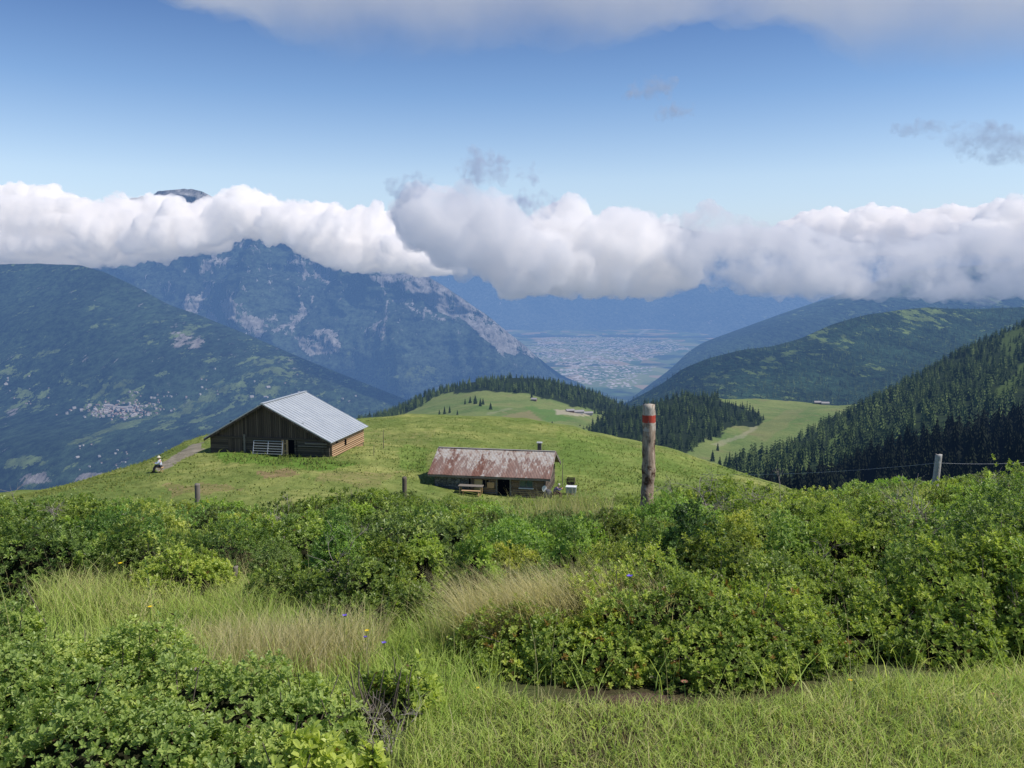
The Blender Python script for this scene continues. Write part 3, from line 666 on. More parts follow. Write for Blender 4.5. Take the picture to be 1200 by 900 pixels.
def rosettes(c, ax, nl, L, wr, g, spread=(30, 80), tone=None):
    """nl leaves round each tip; returns verts, quads, leaf->tip index"""
    n = len(c); s, b = perp(ax)
    k = np.arange(nl)[None, :]
    ph = k * 2.39996 + g.uniform(0, 6.28, (n, 1)) + g.normal(0, .25, (n, nl))
    th = np.radians(spread[0] + (spread[1] - spread[0]) * (k + .5) / nl + g.normal(0, 9, (n, nl)))
    rad = np.cos(ph)[..., None] * s[:, None] + np.sin(ph)[..., None] * b[:, None]
    d = unit(ax[:, None] * np.cos(th)[..., None] + rad * np.sin(th)[..., None])
    up = unit(ax[:, None] * np.sin(th)[..., None] - rad * np.cos(th)[..., None])
    sd = np.cross(d, up)
    Ls = (L[:, None] * .76 * g.uniform(.7, 1.15, (n, nl)))[..., None]
    base = c[:, None] - ax[:, None] * (L[:, None, None] * .5 * k[..., None] / nl)
    w = wr * Ls
    fold = .22 * w
    q = [base, base + d * Ls * .36 - sd * w * .5 + up * fold, base + d * Ls * .80 - sd * w * .46 + up * fold * .8, base + d * Ls - up * Ls * .07,
         base + d * Ls * .80 + sd * w * .46 + up * fold * .8, base + d * Ls * .38 + sd * w * .5 + up * fold]
    Vv = np.stack(q, 2).reshape(-1, 3)
    i = np.arange(n * nl)[:, None] * 6
    Q = np.concatenate([i + np.array([[0, 5, 4, 3]]), i + np.array([[0, 3, 2, 1]])], 0)
    return Vv, Q, np.repeat(np.arange(n), nl)
def ramp(t, cols):
    cols = np.array(cols); x = np.clip(t, 0, 1) * (len(cols) - 1); i = np.minimum(x.astype(int), len(cols) - 2); f = (x - i)[:, None]
    return cols[i] * (1 - f) + cols[i + 1] * f
LEAFCOL = [(.066, .102, .030), (.185, .255, .064), (.325, .415, .098), (.46, .54, .12), (.60, .65, .16)]
def blades(pts, h, w, lean, col, g, wind=(0, 0), segs=3):
    n = len(pts); az = g.uniform(0, 6.283, n)
    dirv = np.stack([np.cos(az), np.sin(az), 0 * az], 1)
    ln = (lean * g.uniform(.3, 1.5, n))[:, None] * dirv + np.array([[wind[0], wind[1], 0]])
    fa = g.uniform(0, 6.283, n); sd = np.stack([np.cos(fa), np.sin(fa), 0 * fa], 1) * (w / 2)[:, None]
    H = h[:, None]; up = np.array([[0, 0, 1.]])
    rows = []
    for j in range(segs):
        f = j / segs; cpt = pts + up * H * (f - .18 * f * f) + ln * H * f ** 2
        rows += [cpt - sd * (1 - .75 * f), cpt + sd * (1 - .75 * f)]
    rows.append(pts + up * H * .82 + ln * H)
    m = 2 * segs + 1
    V = np.stack(rows, 1).reshape(-1, 3); i = np.arange(n)[:, None] * m
    Q = np.concatenate([i + np.array([[2 * j, 2 * j + 1, 2 * j + 3, 2 * j + 2]]) for j in range(segs - 1)], 0)
    T = i + np.array([[2 * segs - 2, 2 * segs - 1, 2 * segs]])
    return V, Q, T, np.repeat(col, m, 0)
VSKY = [(-300, 566), (0, 577), (120, 579), (200, 585), (262, 597), (330, 590), (400, 574), (440, 572), (480, 580), (560, 590), (640, 596), (700, 596), (770, 588), (800, 572), (850, 562), (900, 566), (930, 577), (980, 570), (1060, 562), (1120, 556), (1200, 545), (1500, 530)]
def zlimit(x, y):
    u = CX + F * x / (y * .97)
    return P(u, np.interp(u, [q[0] for q in VSKY], [q[1] for q in VSKY]), y)[..., 2]

class Bush:
    """lobes = ellipsoids (cx, cy, cz, rx, ry, rz)"""
    def __init__(s, name, lobes, label=None, cat='shrub', tone=.45, leaf=.030, dens=1000, wr=.52, nl=7, yellow=.3, seed=1, stems=40, red=.0, bare=.0, tint=(1, 1, 1)):
        s.__dict__.update(locals())
BUSHES = []
def lobe(u, D, wpx, vtop, ry=.85, sink=.0):
    x = float(P(u, 600, D)[0]); z0 = float(gnd(x, D)) - sink; zt = float(P(u, vtop, D)[2])
    rx = wpx / 2 * D / F
    return (x, D, z0, rx, rx * ry, max(zt - z0, .08))
B = lambda *a, **k: BUSHES.append(Bush(*a, **k))
B('bilberry_shrub', [lobe(770, 3.8, 330, 662, .8), lobe(650, 3.72, 250, 708, .85), lobe(890, 3.72, 220, 684, .9), lobe(565, 3.7, 130, 752, .9), lobe(700, 3.55, 240, 728, .6), lobe(840, 3.5, 240, 726, .55), lobe(945, 3.6, 110, 750, .8)],
  'big round bush of fresh green leaves standing alone at the edge of the front meadow', tone=.50, dens=1600, yellow=.7, leaf=.025, seed=11, stems=90, red=.02)
B('bilberry_shrub', [lobe(60, 2.95, 330, 735, .7), lobe(230, 2.8, 330, 762, .7), lobe(350, 2.75, 180, 790, .8), lobe(90, 2.45, 420, 800, .5), lobe(300, 2.4, 300, 840, .5), lobe(-60, 2.8, 250, 715, .8), lobe(10, 3.5, 110, 696, .8), lobe(150, 3.0, 160, 738, .7)],
  'low spreading bush of small grey-green leaves filling the near bottom left corner', tone=.62, dens=1300, yellow=.4, leaf=.025, seed=12, stems=70, tint=(.97, 1.0, 1.35))
B('alpine_rose_shrub', [lobe(440, 2.95, 110, 772, .9), lobe(475, 3.05, 80, 790, .9), lobe(415, 2.8, 110, 790, .9)],
  'small leggy bush with larger glossy leaves and grey bare stems beside the grass gap', tone=.42, dens=900, leaf=.04, seed=13, stems=80, bare=.4)
B('bilberry_shrub', [lobe(350, 2.28, 150, 850, .8), lobe(420, 2.3, 90, 868, .8)],
  'bright yellow-green leafy shoots at the bottom edge of the picture', tone=.85, dens=700, yellow=.9, leaf=.042, seed=14, stems=20)
B('alpine_rose_shrub', [lobe(212, 5.3, 130, 640, .9), lobe(180, 5.2, 60, 660, .9), lobe(250, 5.4, 60, 655, .9)],
  'small rounded yellow-green bush behind the pale grass strip', tone=.66, dens=1000, yellow=.75, seed=15)
B('alpine_rose_shrub', [lobe(420, 4.7, 190, 648, .9), lobe(340, 4.9, 130, 665, .9), lobe(480, 4.5, 130, 678, .9), lobe(430, 4.4, 150, 690, .7)],
  'dark dense bush with a shadowy hollow between the two tufts of straw grass', tone=.26, dens=1200, yellow=.08, seed=16)
B('alpine_rose_shrub', [lobe(1130, 4.1, 240, 628, .8), lobe(1200, 4.3, 200, 610, .9), lobe(1060, 4.0, 160, 680, .8), lobe(1120, 3.75, 170, 712, .6), lobe(1215, 3.85, 150, 690, .7), lobe(1010, 3.85, 110, 730, .8)],
  'tallest dark bush at the right with shaded bare stems beneath it', tone=.46, dens=1200, yellow=.25, seed=17, stems=110)
B('alpine_rose_shrub', [lobe(960, 4.7, 190, 640, .9), lobe(880, 4.9, 170, 640, .9), lobe(1000, 4.4, 130, 670, .8)],
  'mid green bush between the round front bush and the tall dark one', tone=.36, dens=1100, yellow=.2, seed=18)
B('alpine_rose_shrub', [lobe(1180, 8.8, 130, 548, .9), lobe(1110, 9.0, 110, 560, .9), lobe(1230, 8.6, 130, 545, .9)],
  'shrub clump rising highest against the dark forest beside the grey fence post', tone=.5, yellow=.3, dens=800, seed=19)
B('alpine_rose_shrub', [lobe(850, 9.2, 110, 560, .9), lobe(905, 9.0, 80, 568, .9), lobe(815, 9.0, 60, 572, .9)],
  'rounded shrub clump right of the red-banded post', tone=.5, yellow=.3, dens=800, seed=20, bare=.15)
B('alpine_rose_shrub', [lobe(420, 9.3, 150, 574, .9), lobe(350, 9.0, 120, 586, .9)],
  'dark shrub clump on the skyline below the barn', tone=.35, yellow=.2, dens=800, seed=21)
B('alpine_rose_shrub', [lobe(60, 7.2, 200, 585, .9), lobe(-30, 6.9, 160, 580, .9), lobe(20, 6.2, 160, 610, .8)],
  'broad glossy bush at the left edge of the shrub belt', tone=.36, yellow=.2, dens=900, seed=22)
# the rest of the belt
fill = []
g = np.random.default_rng(5)
PALE_GRASS = [(40, 712), (80, 690), (150, 690), (260, 705), (330, 700), (430, 715), (440, 760), (380, 770), (200, 742), (60, 730)]
FRONT_GRASS = [(470, 905), (500, 830), (560, 815), (640, 838), (900, 838), (1000, 812), (1250, 800), (1250, 960), (470, 960)]
for k in range(1500):
    y = 3.9 + 8.1 * g.random() ** .8; x = g.uniform(-.72, .72) * y
    u, v = (float(q) for q in UV(np.array((x, y, gnd(x, y)))))
    r = g.choice([g.uniform(.16, .3), g.uniform(.3, .58)]) * (0.75 + y / 20)
    if inpoly(np.array(u), np.array(v - 12), PALE_GRASS) or inpoly(np.array(u), np.array(v), FRONT_GRASS): continue
    if y < 5.4 and (u < 440 and v > 690): continue
    if any(((x - b[0]) / (b[3] * .8)) ** 2 + ((y - b[1]) / (b[4] * .8)) ** 2 < 1 for bs in BUSHES for b in bs.lobes): continue
    if any(math.hypot(x - b[0], y - b[1]) < 1.0 * max(r, b[3]) for b in fill): continue
    if 565 < u < 690 and y < 4.4: continue
    if 380 < u < 580 and y < 4.75: continue
    h = g.uniform(.24, .72) * (.75 + r)
    z0 = float(gnd(x, y)); h = min(h, (float(zlimit(x, y)) - z0) * .86 - .03)
    if h < .12: continue
    fill.append((x, y, z0, r, r * g.uniform(.8, 1.1), h))
g2 = np.random.default_rng(15)
for k in range(1500):                                                 # the belt goes on to both sides of the view
    y = 4.2 + 7.6 * g2.random() ** .8; x = g2.choice([-1, 1]) * (.72 * y + 4.5 * g2.random()); r = g2.uniform(.25, .55) * (.75 + y / 20)
    if any(math.hypot(x - b[0], y - b[1]) < 1.0 * max(r, b[3]) for b in fill): continue
    if any(((x - b[0]) / (b[3] * .8)) ** 2 + ((y - b[1]) / (b[4] * .8)) ** 2 < 1 for bs in BUSHES for b in bs.lobes): continue
    h = min(g2.uniform(.24, .65) * (.75 + r), .5)
    fill.append((x, y, float(gnd(x, y)), r, r, h))
ALL = np.array([b for bs in BUSHES for b in bs.lobes] + fill)
def foliage(lobes, tone, leaf, dens, wr, nl, yellow, seed, red=0., bare=0.):
    g = np.random.default_rng(seed); C, A, Tn, Dp, LN = [], [], [], [], []
    for (x, y, z, rx, ry, rz) in lobes:
        area = 2 * math.pi * ((rx * ry) ** 1.6 / 3 + 2 * (max(rx, ry) * rz) ** 1.6 / 3) ** (1 / 1.6) * .95
        far = sstep(5, 9, y)
        n = int(area * dens * 1.5 * (1 - .42 * far))
        d = unit(g.normal(size=(n, 3))); d[:, 2] = np.abs(d[:, 2]) * 1.0 - .10
        lump = 1 + .46 * fbm(d[:, 0] * rx / .16 + x * 7, d[:, 1] * ry / .16 + y * 7, d[:, 2] * rz / .16, oct=3, s=seed)
        depth = np.where(g.random(n) < .6, g.random(n) * .10, g.random(n) * .42)
        rr = (lump - depth)[:, None]
        c = np.array([x, y, z]) + d * rr * np.array([rx, ry, rz])
        c[:, 2] += g.exponential(.012, n)
        nrm = unit(d / np.array([rx, ry, rz]))
        a = unit(nrm * .8 + np.array([0, 0, .75]) + g.normal(0, .33, (n, 3)))
        C.append(c); A.append(a); Dp.append(depth); LN.append(leaf * (1 + .35 * far) * g.uniform(.75, 1.2, n))
        tn = tone + .22 * fbm(c[:, 0] / .35, c[:, 1] / .35, c[:, 2] / .2, oct=2, s=seed + 3) + g.normal(0, .09, n) - .35 * depth  # leaves darken with depth, inner shade put into their colour
        new = (fbm(c[:, 0] / .16, c[:, 1] / .16, c[:, 2] / .12, oct=2, s=seed + 9) > .42 - .35 * yellow) & (depth < .12)
        tn = np.where(new, tn + .30, tn)
        Tn.append(tn)
    C, A, Tn, Dp, LN = map(np.concatenate, (C, A, Tn, Dp, LN))
    # drop what lies inside a neighbour or under the ground
    keep = C[:, 2] > gnd(C[:, 0], C[:, 1]) + .01
    for (x, y, z, rx, ry, rz) in ALL:
        near = (np.abs(C[:, 0] - x) < rx) & (np.abs(C[:, 1] - y) < ry)
        q = ((C[:, 0] - x) / rx) ** 2 + ((C[:, 1] - y) / ry) ** 2 + ((C[:, 2] - z) / rz) ** 2
        keep &= ~(near & (q < .34))
    if bare: keep &= fbm(C[:, 0] / .22, C[:, 1] / .22, C[:, 2] / .22, oct=2, s=seed + 77) < .5 - bare
    C, A, Tn, LN = C[keep], A[keep], Tn[keep], LN[keep]
    V, Q, idx = rosettes(C, A, nl, LN, wr, g)
    tl = Tn[idx] + g.normal(0, .07, len(idx))
    col = ramp(tl, LEAFCOL)
    if red:
        rm = g.random(len(Tn)) < red; col[rm[idx]] = col[rm[idx]] * .3 + np.array((.20, .06, .02))
    dry = g.random(len(idx)) < .012; col[dry] = (.15, .10, .04)
    return V, Q, np.repeat(col, 6, 0)
def shade_core(lobes, seed, k=.58):
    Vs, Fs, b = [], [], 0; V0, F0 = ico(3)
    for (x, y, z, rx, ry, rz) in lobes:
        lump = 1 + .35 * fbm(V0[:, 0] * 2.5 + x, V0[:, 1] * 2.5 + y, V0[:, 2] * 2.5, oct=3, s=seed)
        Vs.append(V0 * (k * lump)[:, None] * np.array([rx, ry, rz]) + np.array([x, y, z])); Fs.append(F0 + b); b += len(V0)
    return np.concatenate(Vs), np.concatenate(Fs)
def twigs(lobes, n, seed, rad=.0035):
    g = np.random.default_rng(seed); m = MB()
    for k in range(n):
        x, y, z, rx, ry, rz = lobes[g.integers(len(lobes))]
        a = g.uniform(0, 6.283); e = g.uniform(.15, 1.3)
        q_ = g.uniform(.9, 1.12); tip = np.array([x + math.cos(a) * math.cos(e) * rx * q_, y + math.sin(a) * math.cos(e) * ry * q_, z + math.sin(e) * rz * q_])
        b0 = np.array([x + g.normal(0, rx * .25), y + g.normal(0, ry * .25), z - .01]); md = (b0 + tip) / 2 + g.normal(0, .03, 3) - np.array([0, 0, .03])
        m.tube([b0, md, tip], [rad * 1.4, rad, rad * .45], 5, cap=False)
    return m
for b in BUSHES:
    x, y, z = b.lobes[0][:3]
    root = empty(b.name, (x, y, z), 0, b.label, b.cat)
    off = np.array([x, y, z])
    V, Q, col = foliage(b.lobes, b.tone, b.leaf, b.dens, b.wr, b.nl, b.yellow, b.seed, b.red, b.bare)
    col = col * np.array(b.tint)
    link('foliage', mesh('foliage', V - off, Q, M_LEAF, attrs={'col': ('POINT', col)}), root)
    Vp, Fp = shade_core(b.lobes, b.seed, .58 - .75 * b.bare)
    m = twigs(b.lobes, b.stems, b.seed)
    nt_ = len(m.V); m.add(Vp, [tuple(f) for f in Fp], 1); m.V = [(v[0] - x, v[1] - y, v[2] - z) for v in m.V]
    m.build('stems', [M_TWIG, M_SHADE_CORE], root, smooth=True)  # real stems plus the dark balls that stand for inner shade
# ground cover of the belt: one uncountable mass
Vs, Qs, Cs, bq = [], [], [], 0
for k in range(0, len(fill), 2):
    tn = g.choice([g.uniform(.22, .42), g.uniform(.42, .66)]); lf = g.uniform(.021, .036); V, Q, col = foliage(fill[k:k + 2], tn, lf, 1250 * (.028 / lf) ** 1.3, g.uniform(.38, .58), 6, g.uniform(.05, .6), 900 + k, 0., g.choice([0, 0, .1, .16, .24]))
    Vs.append(V); Qs.append(Q + bq); Cs.append(col * np.array([g.uniform(.82, 1.10), g.uniform(.94, 1.06), g.uniform(.85, 1.35)])); bq += len(V)
Vp, Fp = shade_core(fill, 4)
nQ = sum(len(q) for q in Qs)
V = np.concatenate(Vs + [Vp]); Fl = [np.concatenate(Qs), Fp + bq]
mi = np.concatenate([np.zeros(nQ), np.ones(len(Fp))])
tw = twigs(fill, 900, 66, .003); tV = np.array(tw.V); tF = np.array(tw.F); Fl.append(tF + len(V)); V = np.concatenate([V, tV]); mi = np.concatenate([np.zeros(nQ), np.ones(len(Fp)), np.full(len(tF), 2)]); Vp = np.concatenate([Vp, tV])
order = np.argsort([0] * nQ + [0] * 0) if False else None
o = link('shrub_cover', mesh('shrub_cover', V, Fl, [M_LEAF, M_SHADE_CORE, M_TWIG], mi, {'col': ('POINT', np.concatenate(Cs + [np.full((len(Vp), 3), .02)]))}))
tag(o, 'low alpine shrubs grown together over the slope', 'shrubs', kind='stuff')
print('cover quads', nQ)
# ------------------------------------------------------------------ spruces
SPRUCECOL = [(.014, .026, .012), (.045, .074, .028), (.092, .138, .046), (.17, .22, .07)]
def spruce(tiers, n, seed, wid=.19):
    """unit-height spruce: ragged drooping whorls of branch sprays on a tapering trunk; returns V, tris, shade per vertex, trunk flag per face"""
    g = np.random.default_rng(seed); V, Fc, Sh = [], [], []
    tr = 0
    for k in range(tiers):
        f = k / (tiers - 1)
        z = .06 + .88 * f ** .92; r = wid * ((1 - f) ** .8) * g.uniform(.82, 1.15) + .012
        hgt = .5 * r + .075 * (1 - f) + .03
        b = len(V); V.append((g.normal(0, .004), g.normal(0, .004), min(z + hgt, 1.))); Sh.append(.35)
        m = n if k < tiers * .7 else max(5, n - 3)
        w0 = g.uniform(0, 6.28)
        for j in range(2 * m):
            w = w0 + math.pi * j / m + g.normal(0, .10)
            q = r * (g.uniform(.85, 1.2) if j % 2 == 0 else g.uniform(.38, .6))
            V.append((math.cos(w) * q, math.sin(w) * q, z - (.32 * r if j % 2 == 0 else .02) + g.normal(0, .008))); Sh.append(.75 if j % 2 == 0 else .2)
        for j in range(2 * m): Fc.append((b, b + 1 + j, b + 1 + (j + 1) % (2 * m)))
    nf = len(Fc)
    b = len(V)
    for z, r in ((0, .016), (.3, .011)):
        for j in range(5): V.append((math.cos(j * 1.2566) * r, math.sin(j * 1.2566) * r, z)); Sh.append(0)
    for j in range(5):
        j2 = (j + 1) % 5; Fc += [(b + j, b + j2, b + 5 + j2), (b + j, b + 5 + j2, b + 5 + j)]
    fl = np.array([0] * nf + [1] * 10)
    return np.array(V), np.array(Fc), np.array(Sh), fl
M_BARK = plain('spruce bark', (.07, .05, .035), .9, .4, 6)
def scatter(G, n, seed, dens=None):
    """points spread evenly over a terrain sheet"""
    g = np.random.default_rng(seed)
    a, b_, c_ = G[:-1, :-1], G[1:, :-1], G[:-1, 1:]
    ar = np.abs((c_ - a)[..., 0] * (b_ - a)[..., 1] - (c_ - a)[..., 1] * (b_ - a)[..., 0])
    if dens is not None: ar = ar * dens[:-1, :-1]
    pr = ar.ravel() / ar.sum(); k = g.choice(len(pr), n, p=pr); i, j = np.divmod(k, ar.shape[1])
    s, t = g.random(n)[:, None], g.random(n)[:, None]
    return (G[i, j] * (1 - s) + G[i, j + 1] * s) * (1 - t) + (G[i + 1, j] * (1 - s) + G[i + 1, j + 1] * s) * t
def sizes(pts, lo, hi, g, s_=40.): 
    return (lo + (hi - lo) * g.beta(2.2, 1.8, len(pts))) * (1 + .40 * fbm(pts[:, 0] / s_, pts[:, 1] / s_, oct=2, s=9))
def forest_mesh(name, pts, hs, protos, g, tone, label, cat='forest', shade_mul=None):
    Vs, Fs, Cs, Ms, b = [], [], [], [], 0
    which = g.integers(len(protos), size=len(pts))
    for k, (V, Fc, Sh, fl) in enumerate(protos):
        i = np.nonzero(which == k)[0]
        if not len(i): continue
        w = g.uniform(0, 6.283, len(i)); ca, sa = np.cos(w)[:, None], np.sin(w)[:, None]; h = hs[i][:, None]; wd = g.uniform(.7, 1.45, len(i))[:, None] * h
        X = (V[:, 0] * ca - V[:, 1] * sa) * wd; Y = (V[:, 0] * sa + V[:, 1] * ca) * wd; Z = V[:, 2] * h
        PV = np.stack([X, Y, Z], -1) + pts[i][:, None] - np.array([0, 0, .3])
        tn = (tone[i] if hasattr(tone, '__len__') else tone) + g.normal(0, .20, len(i)) + .3 * fbm(pts[i][:, 0] / 60, pts[i][:, 1] / 60, oct=3, s=77)
        tn = np.where(g.random(len(i)) < .10, tn + .4, tn)
        c = ramp((tn[:, None] + .55 * (Sh[None] - .5)).ravel(), SPRUCECOL) * np.repeat(shade_mul[i] if shade_mul is not None else np.ones(len(i)), len(V))[:, None]
        Vs.append(PV.reshape(-1, 3)); Fs.append((Fc[None] + (np.arange(len(i)) * len(V))[:, None, None]).reshape(-1, 3) + b); Cs.append(c); Ms.append(np.tile(fl, len(i))); b += len(i) * len(V)
    o = link(name, mesh(name, np.concatenate(Vs), np.concatenate(Fs), [M_NEEDLE, M_BARK], np.concatenate(Ms), {'col': ('POINT', np.concatenate(Cs))}))
    return tag(o, label, cat, kind='stuff')
g = np.random.default_rng(21)
PF = [spruce(6, 6, 40 + k, .17 + .02 * (k % 3)) for k in range(6)]           # for masses
PFAR = [spruce(4, 5, 60 + k, .20) for k in range(4)]
# candidates on the two nearer right-hand slopes
ptsD = scatter(DARK, 6000, 31, None); hD = sizes(ptsD, 12, 23, g)
dens = np.clip(1 - 1.3 * SPUR_G, 0, 1) * (.35 + .65 * (fbm(SPUR[..., 0] / 45, SPUR[..., 1] / 45, oct=3, s=88) > -.22))
ptsS = scatter(SPUR, 13000, 32, dens); hS = sizes(ptsS, 9, 20, g)
def seen(pts, hs, lim):
    u, vt = UV(pts + np.array([0, 0, 1.]) * hs[:, None]); ub, vb = UV(pts)
    sky = np.interp(u, [q[0] for q in VSKY], [q[1] for q in VSKY])
    return (u > 835) & (u < 1205) & (vt < sky - 6), vb - vt, u, vt
sD, pxD, uD, vtD = seen(ptsD, hD, 0); sS, pxS, uS, vtS = seen(ptsS, hS, 0)
hidden_by_dark = vtS > np.interp(uS, [840, 900, 940, 980, 1020, 1060, 1100, 1150, 1200], [600, 575, 556, 540, 520, 506, 492, 480, 474])
candD = np.nonzero(sD & (vtD < np.interp(uD, [840, 1200], [600, 545])))[0]
# front-facing rows first: largest on the picture
selD = candD[np.argsort(-pxD[candD])][:200]
candS = np.nonzero(sS & ~hidden_by_dark)[0]; selS = candS[np.argsort(-pxS[candS])][:64]
SP = [spruce(12, 9, 100 + k, .15 + .02 * (k % 3)) for k in range(5)]
def spruce_obj(k, tone):
    V, Fc, Sh, fl = SP[k]; return V, Fc, Sh, fl
_pm = {}
def single_spruce(p, h, tone, k, rz, wd, label, group):
    key = (k, round(tone, 1))
    if key not in _pm:
        V, Fc, Sh, fl = SP[k]; cf = Fc[fl == 0]; tf = Fc[fl == 1]; nv = cf.max() + 1
        crown = mesh('crown', V[:nv], cf, M_NEEDLE, attrs={'col': ('POINT', ramp(tone + .55 * (Sh[:nv] - .5), SPRUCECOL) * (.36 if tone < .25 else 1))})  # darkest tones cut further: cloud shadow painted into the needles
        trunk = mesh('trunk', V[nv:], tf - nv, M_BARK)
        _pm[key] = (crown, trunk)
    root = empty('spruce_tree', p - np.array([0, 0, .3]), rz, label, 'tree', group); root.scale = (h * wd, h * wd, h)
    link('crown', _pm[key][0], root); link('trunk', _pm[key][1], root); return root
for i in selD: single_spruce(ptsD[i], hD[i], g.choice([0., .1, .2]), int(g.integers(5)), g.uniform(0, 6.28), g.uniform(.85, 1.25), 'dark spruce, cloud shade painted into its needles, in the wood just behind the grey fence post', 'spruces of the dark wood behind the fence post')
for i in selS: single_spruce(ptsS[i], hS[i], g.choice([.4, .5, .6, .7]), int(g.integers(5)), g.uniform(0, 6.28), g.uniform(.85, 1.2), 'sunlit spruce along the foot of the long wooded spur, above the pasture', 'spruces at the foot of the wooded spur')
rD = np.setdiff1d(np.arange(len(ptsD)), selD); rS = np.setdiff1d(np.arange(len(ptsS)), selS)
forest_mesh('spruce_forest', np.concatenate([ptsD[rD], ptsS[rS]]), np.concatenate([hD[rD], hS[rS]]), PF, g, np.concatenate([np.full(len(rD), .10), np.full(len(rS), .52)]), 'dense spruce forest covering the slopes at the right', shade_mul=np.concatenate([np.full(len(rD), .36), np.ones(len(rS))]))  # near slope's trees darkened in colour to stand for cloud shadow
# wood on top of the pasture hill and on the knoll
U_, V_ = UV(HILL_M)
wd_ = soft_poly(U_, V_, [(400, 494), (470, 468), (520, 440), (640, 430), (760, 470), (780, 540), (735, 500), (700, 488), (668, 474), (620, 462), (560, 457), (520, 461), (480, 482), (420, 512)], 4, 704)
pm = scatter(HILL_M, 2600, 33, wd_)
forest_mesh('hilltop_wood', pm, sizes(pm, 9, 17, g), PF, g, .36, 'dark spruce wood crowning the green pasture hill')
U_, V_ = UV(KNOLL)
wd_ = soft_poly(U_, V_, [(665, 506), (715, 480), (770, 464), (825, 455), (850, 472), (895, 489), (888, 500), (850, 500), (845, 514), (825, 514), (800, 540), (740, 525), (690, 514)], 4, 710)
pk = scatter(KNOLL, 2300, 34, wd_)
forest_mesh('knoll_wood', pk, sizes(pk, 9, 17, g), PF, g, .34, 'dark spruce wood on the knoll behind the red-banded post')
G, gr = FAR_RIDGE
pf = scatter(G, 9000, 35, np.clip(1 - 3.5 * np.clip(gr - .12, 0, 1), 0, 1))
forest_mesh('ridge_wood', pf, sizes(pf, 12, 24, g), PFAR, g, .42, 'hazy spruce wood on the far ridge at the right')
# lone trees on the open pastures: found by their bearing
def on_sheet(G, u, v):
    U, V = UV(G); k = np.argmin((U - u) ** 2 + (V - v) ** 2); return G.reshape(-1, 3)[k]
LONE = [(HILL_M, 546, 474, 11, 'small'), (HILL_M, 552, 472, 13, 'c'), (HILL_M, 558, 473, 16, 'c'), (HILL_M, 562, 476, 14, 'c'), (HILL_M, 566, 474, 12, 'c'), (HILL_M, 574, 480, 12, 'lone'),
        (HILL_M, 514, 487, 10, 'row'), (HILL_M, 521, 485, 13, 'row'), (HILL_M, 528, 484, 12, 'row'), (HILL_M, 536, 486, 8, 'row'), (HILL_M, 585, 494, 7, 'low'), (HILL_M, 617, 494, 5, 'low'), (HILL_M, 648, 497, 5, 'low'), (HILL_M, 622, 466, 12, 'edge'),
        (KNOLL, 838, 512, 16, 'k'), (KNOLL, 846, 510, 13, 'k'), (KNOLL, 832, 516, 15, 'k'), (KNOLL, 822, 518, 17, 'k'), (KNOLL, 812, 522, 15, 'k'), (KNOLL, 804, 526, 14, 'k'), (KNOLL, 834, 540, 13, 'kk'), (KNOLL, 840, 528, 10, 'kk')]
LL = {'small': ('short spruce at the left end of the tree clump on the pasture hill', None), 'c': ('spruce in the tight clump in the middle of the pasture hill', 'clump of spruces on the pasture hill'), 'lone': ('single spruce just right of the clump on the pasture hill', None),
      'row': ('spruce in the short row on the lower left of the pasture hill', 'row of spruces on the pasture hill'), 'low': ('tiny bushy spruce low on the pasture hill above the rusty roof', 'tiny spruces low on the pasture hill'), 'edge': ('spruce standing out in front of the hilltop wood', None),
      'k': ('spruce in the loose group below the knoll wood beside the pale track', 'spruces below the knoll wood'), 'kk': ('lone spruce on the open grass between knoll and spur', 'lone spruces between knoll and spur')}
for (sh, u, v, h, k) in LONE:
    lb, gp = LL[k]; single_spruce(on_sheet(sh, u, v), h, .3, int(g.integers(5)), g.uniform(0, 6.28), 1.7 if k == 'low' else g.uniform(1.1, 1.5), lb, gp)
# ------------------------------------------------------------------ building materials
def planks(name, dark, light, axis='v', w=.18, rough=.85):
    t = NT(name); o = t.obj(); s = t.n('ShaderNodeSeparateXYZ', {0: o})
    a = t.math('ADD', s.outputs[0], t.math('MULTIPLY', s.outputs[1], .97)) if axis == 'v' else s.outputs[2]
    idx = t.math('FLOOR', t.math('DIVIDE', a, w)); fr = t.math('FRACT', t.math('DIVIDE', a, w))
    wn = t.n('ShaderNodeTexWhiteNoise', {'W': idx}, noise_dimensions='1D').outputs['Value']
    gr = t.noise(t.scale(o, (9, 9, .7) if axis == 'v' else (.7, .7, 14)), 3., 6, .7)
    c = t.mix(t.math('ADD', t.math('MULTIPLY', wn, .55), t.math('MULTIPLY', gr, .5)), dark, light)
    gap = t.math('MULTIPLY', t.mapr(fr, 0, .10), t.mapr(fr, 1., .90))
    c = t.mix(gap, tuple(x * .15 for x in dark), c)
    t.bsdf(c, rough, t.bump(t.math('ADD', gap, t.math('MULTIPLY', gr, .3)), .7, .03), spec=.15); return t.m
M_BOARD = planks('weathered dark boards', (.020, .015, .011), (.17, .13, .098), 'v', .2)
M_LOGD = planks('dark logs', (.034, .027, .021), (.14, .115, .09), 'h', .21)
M_LOGW = planks('warm logs painted sunlit', (.30, .18, .10), (.60, .41, .25), 'h', .2)  # log colour lightened and warmed as if by sunlight
M_LOGH = planks('brown hut logs', (.15, .095, .06), (.42, .30, .20), 'h', .17)
M_GREYW = plain('silvered wood', (.20, .175, .15), .85, .4, 9)
M_PALEW = plain('pale new wood', (.52, .33, .17), .8, .2, 6)
M_YELW = plain('yellow board', (.56, .42, .20), .8, .15, 6)
M_DARK = plain('painted dark fill', (.006, .005, .004), .95, .2, 3, spec=.0)  # near-black panels stand for unlit depth in openings; also shoes, eyes
t = NT('sheet metal roof'); o_ = t.obj(); n = t.noise(o_, .7, 5, .6)
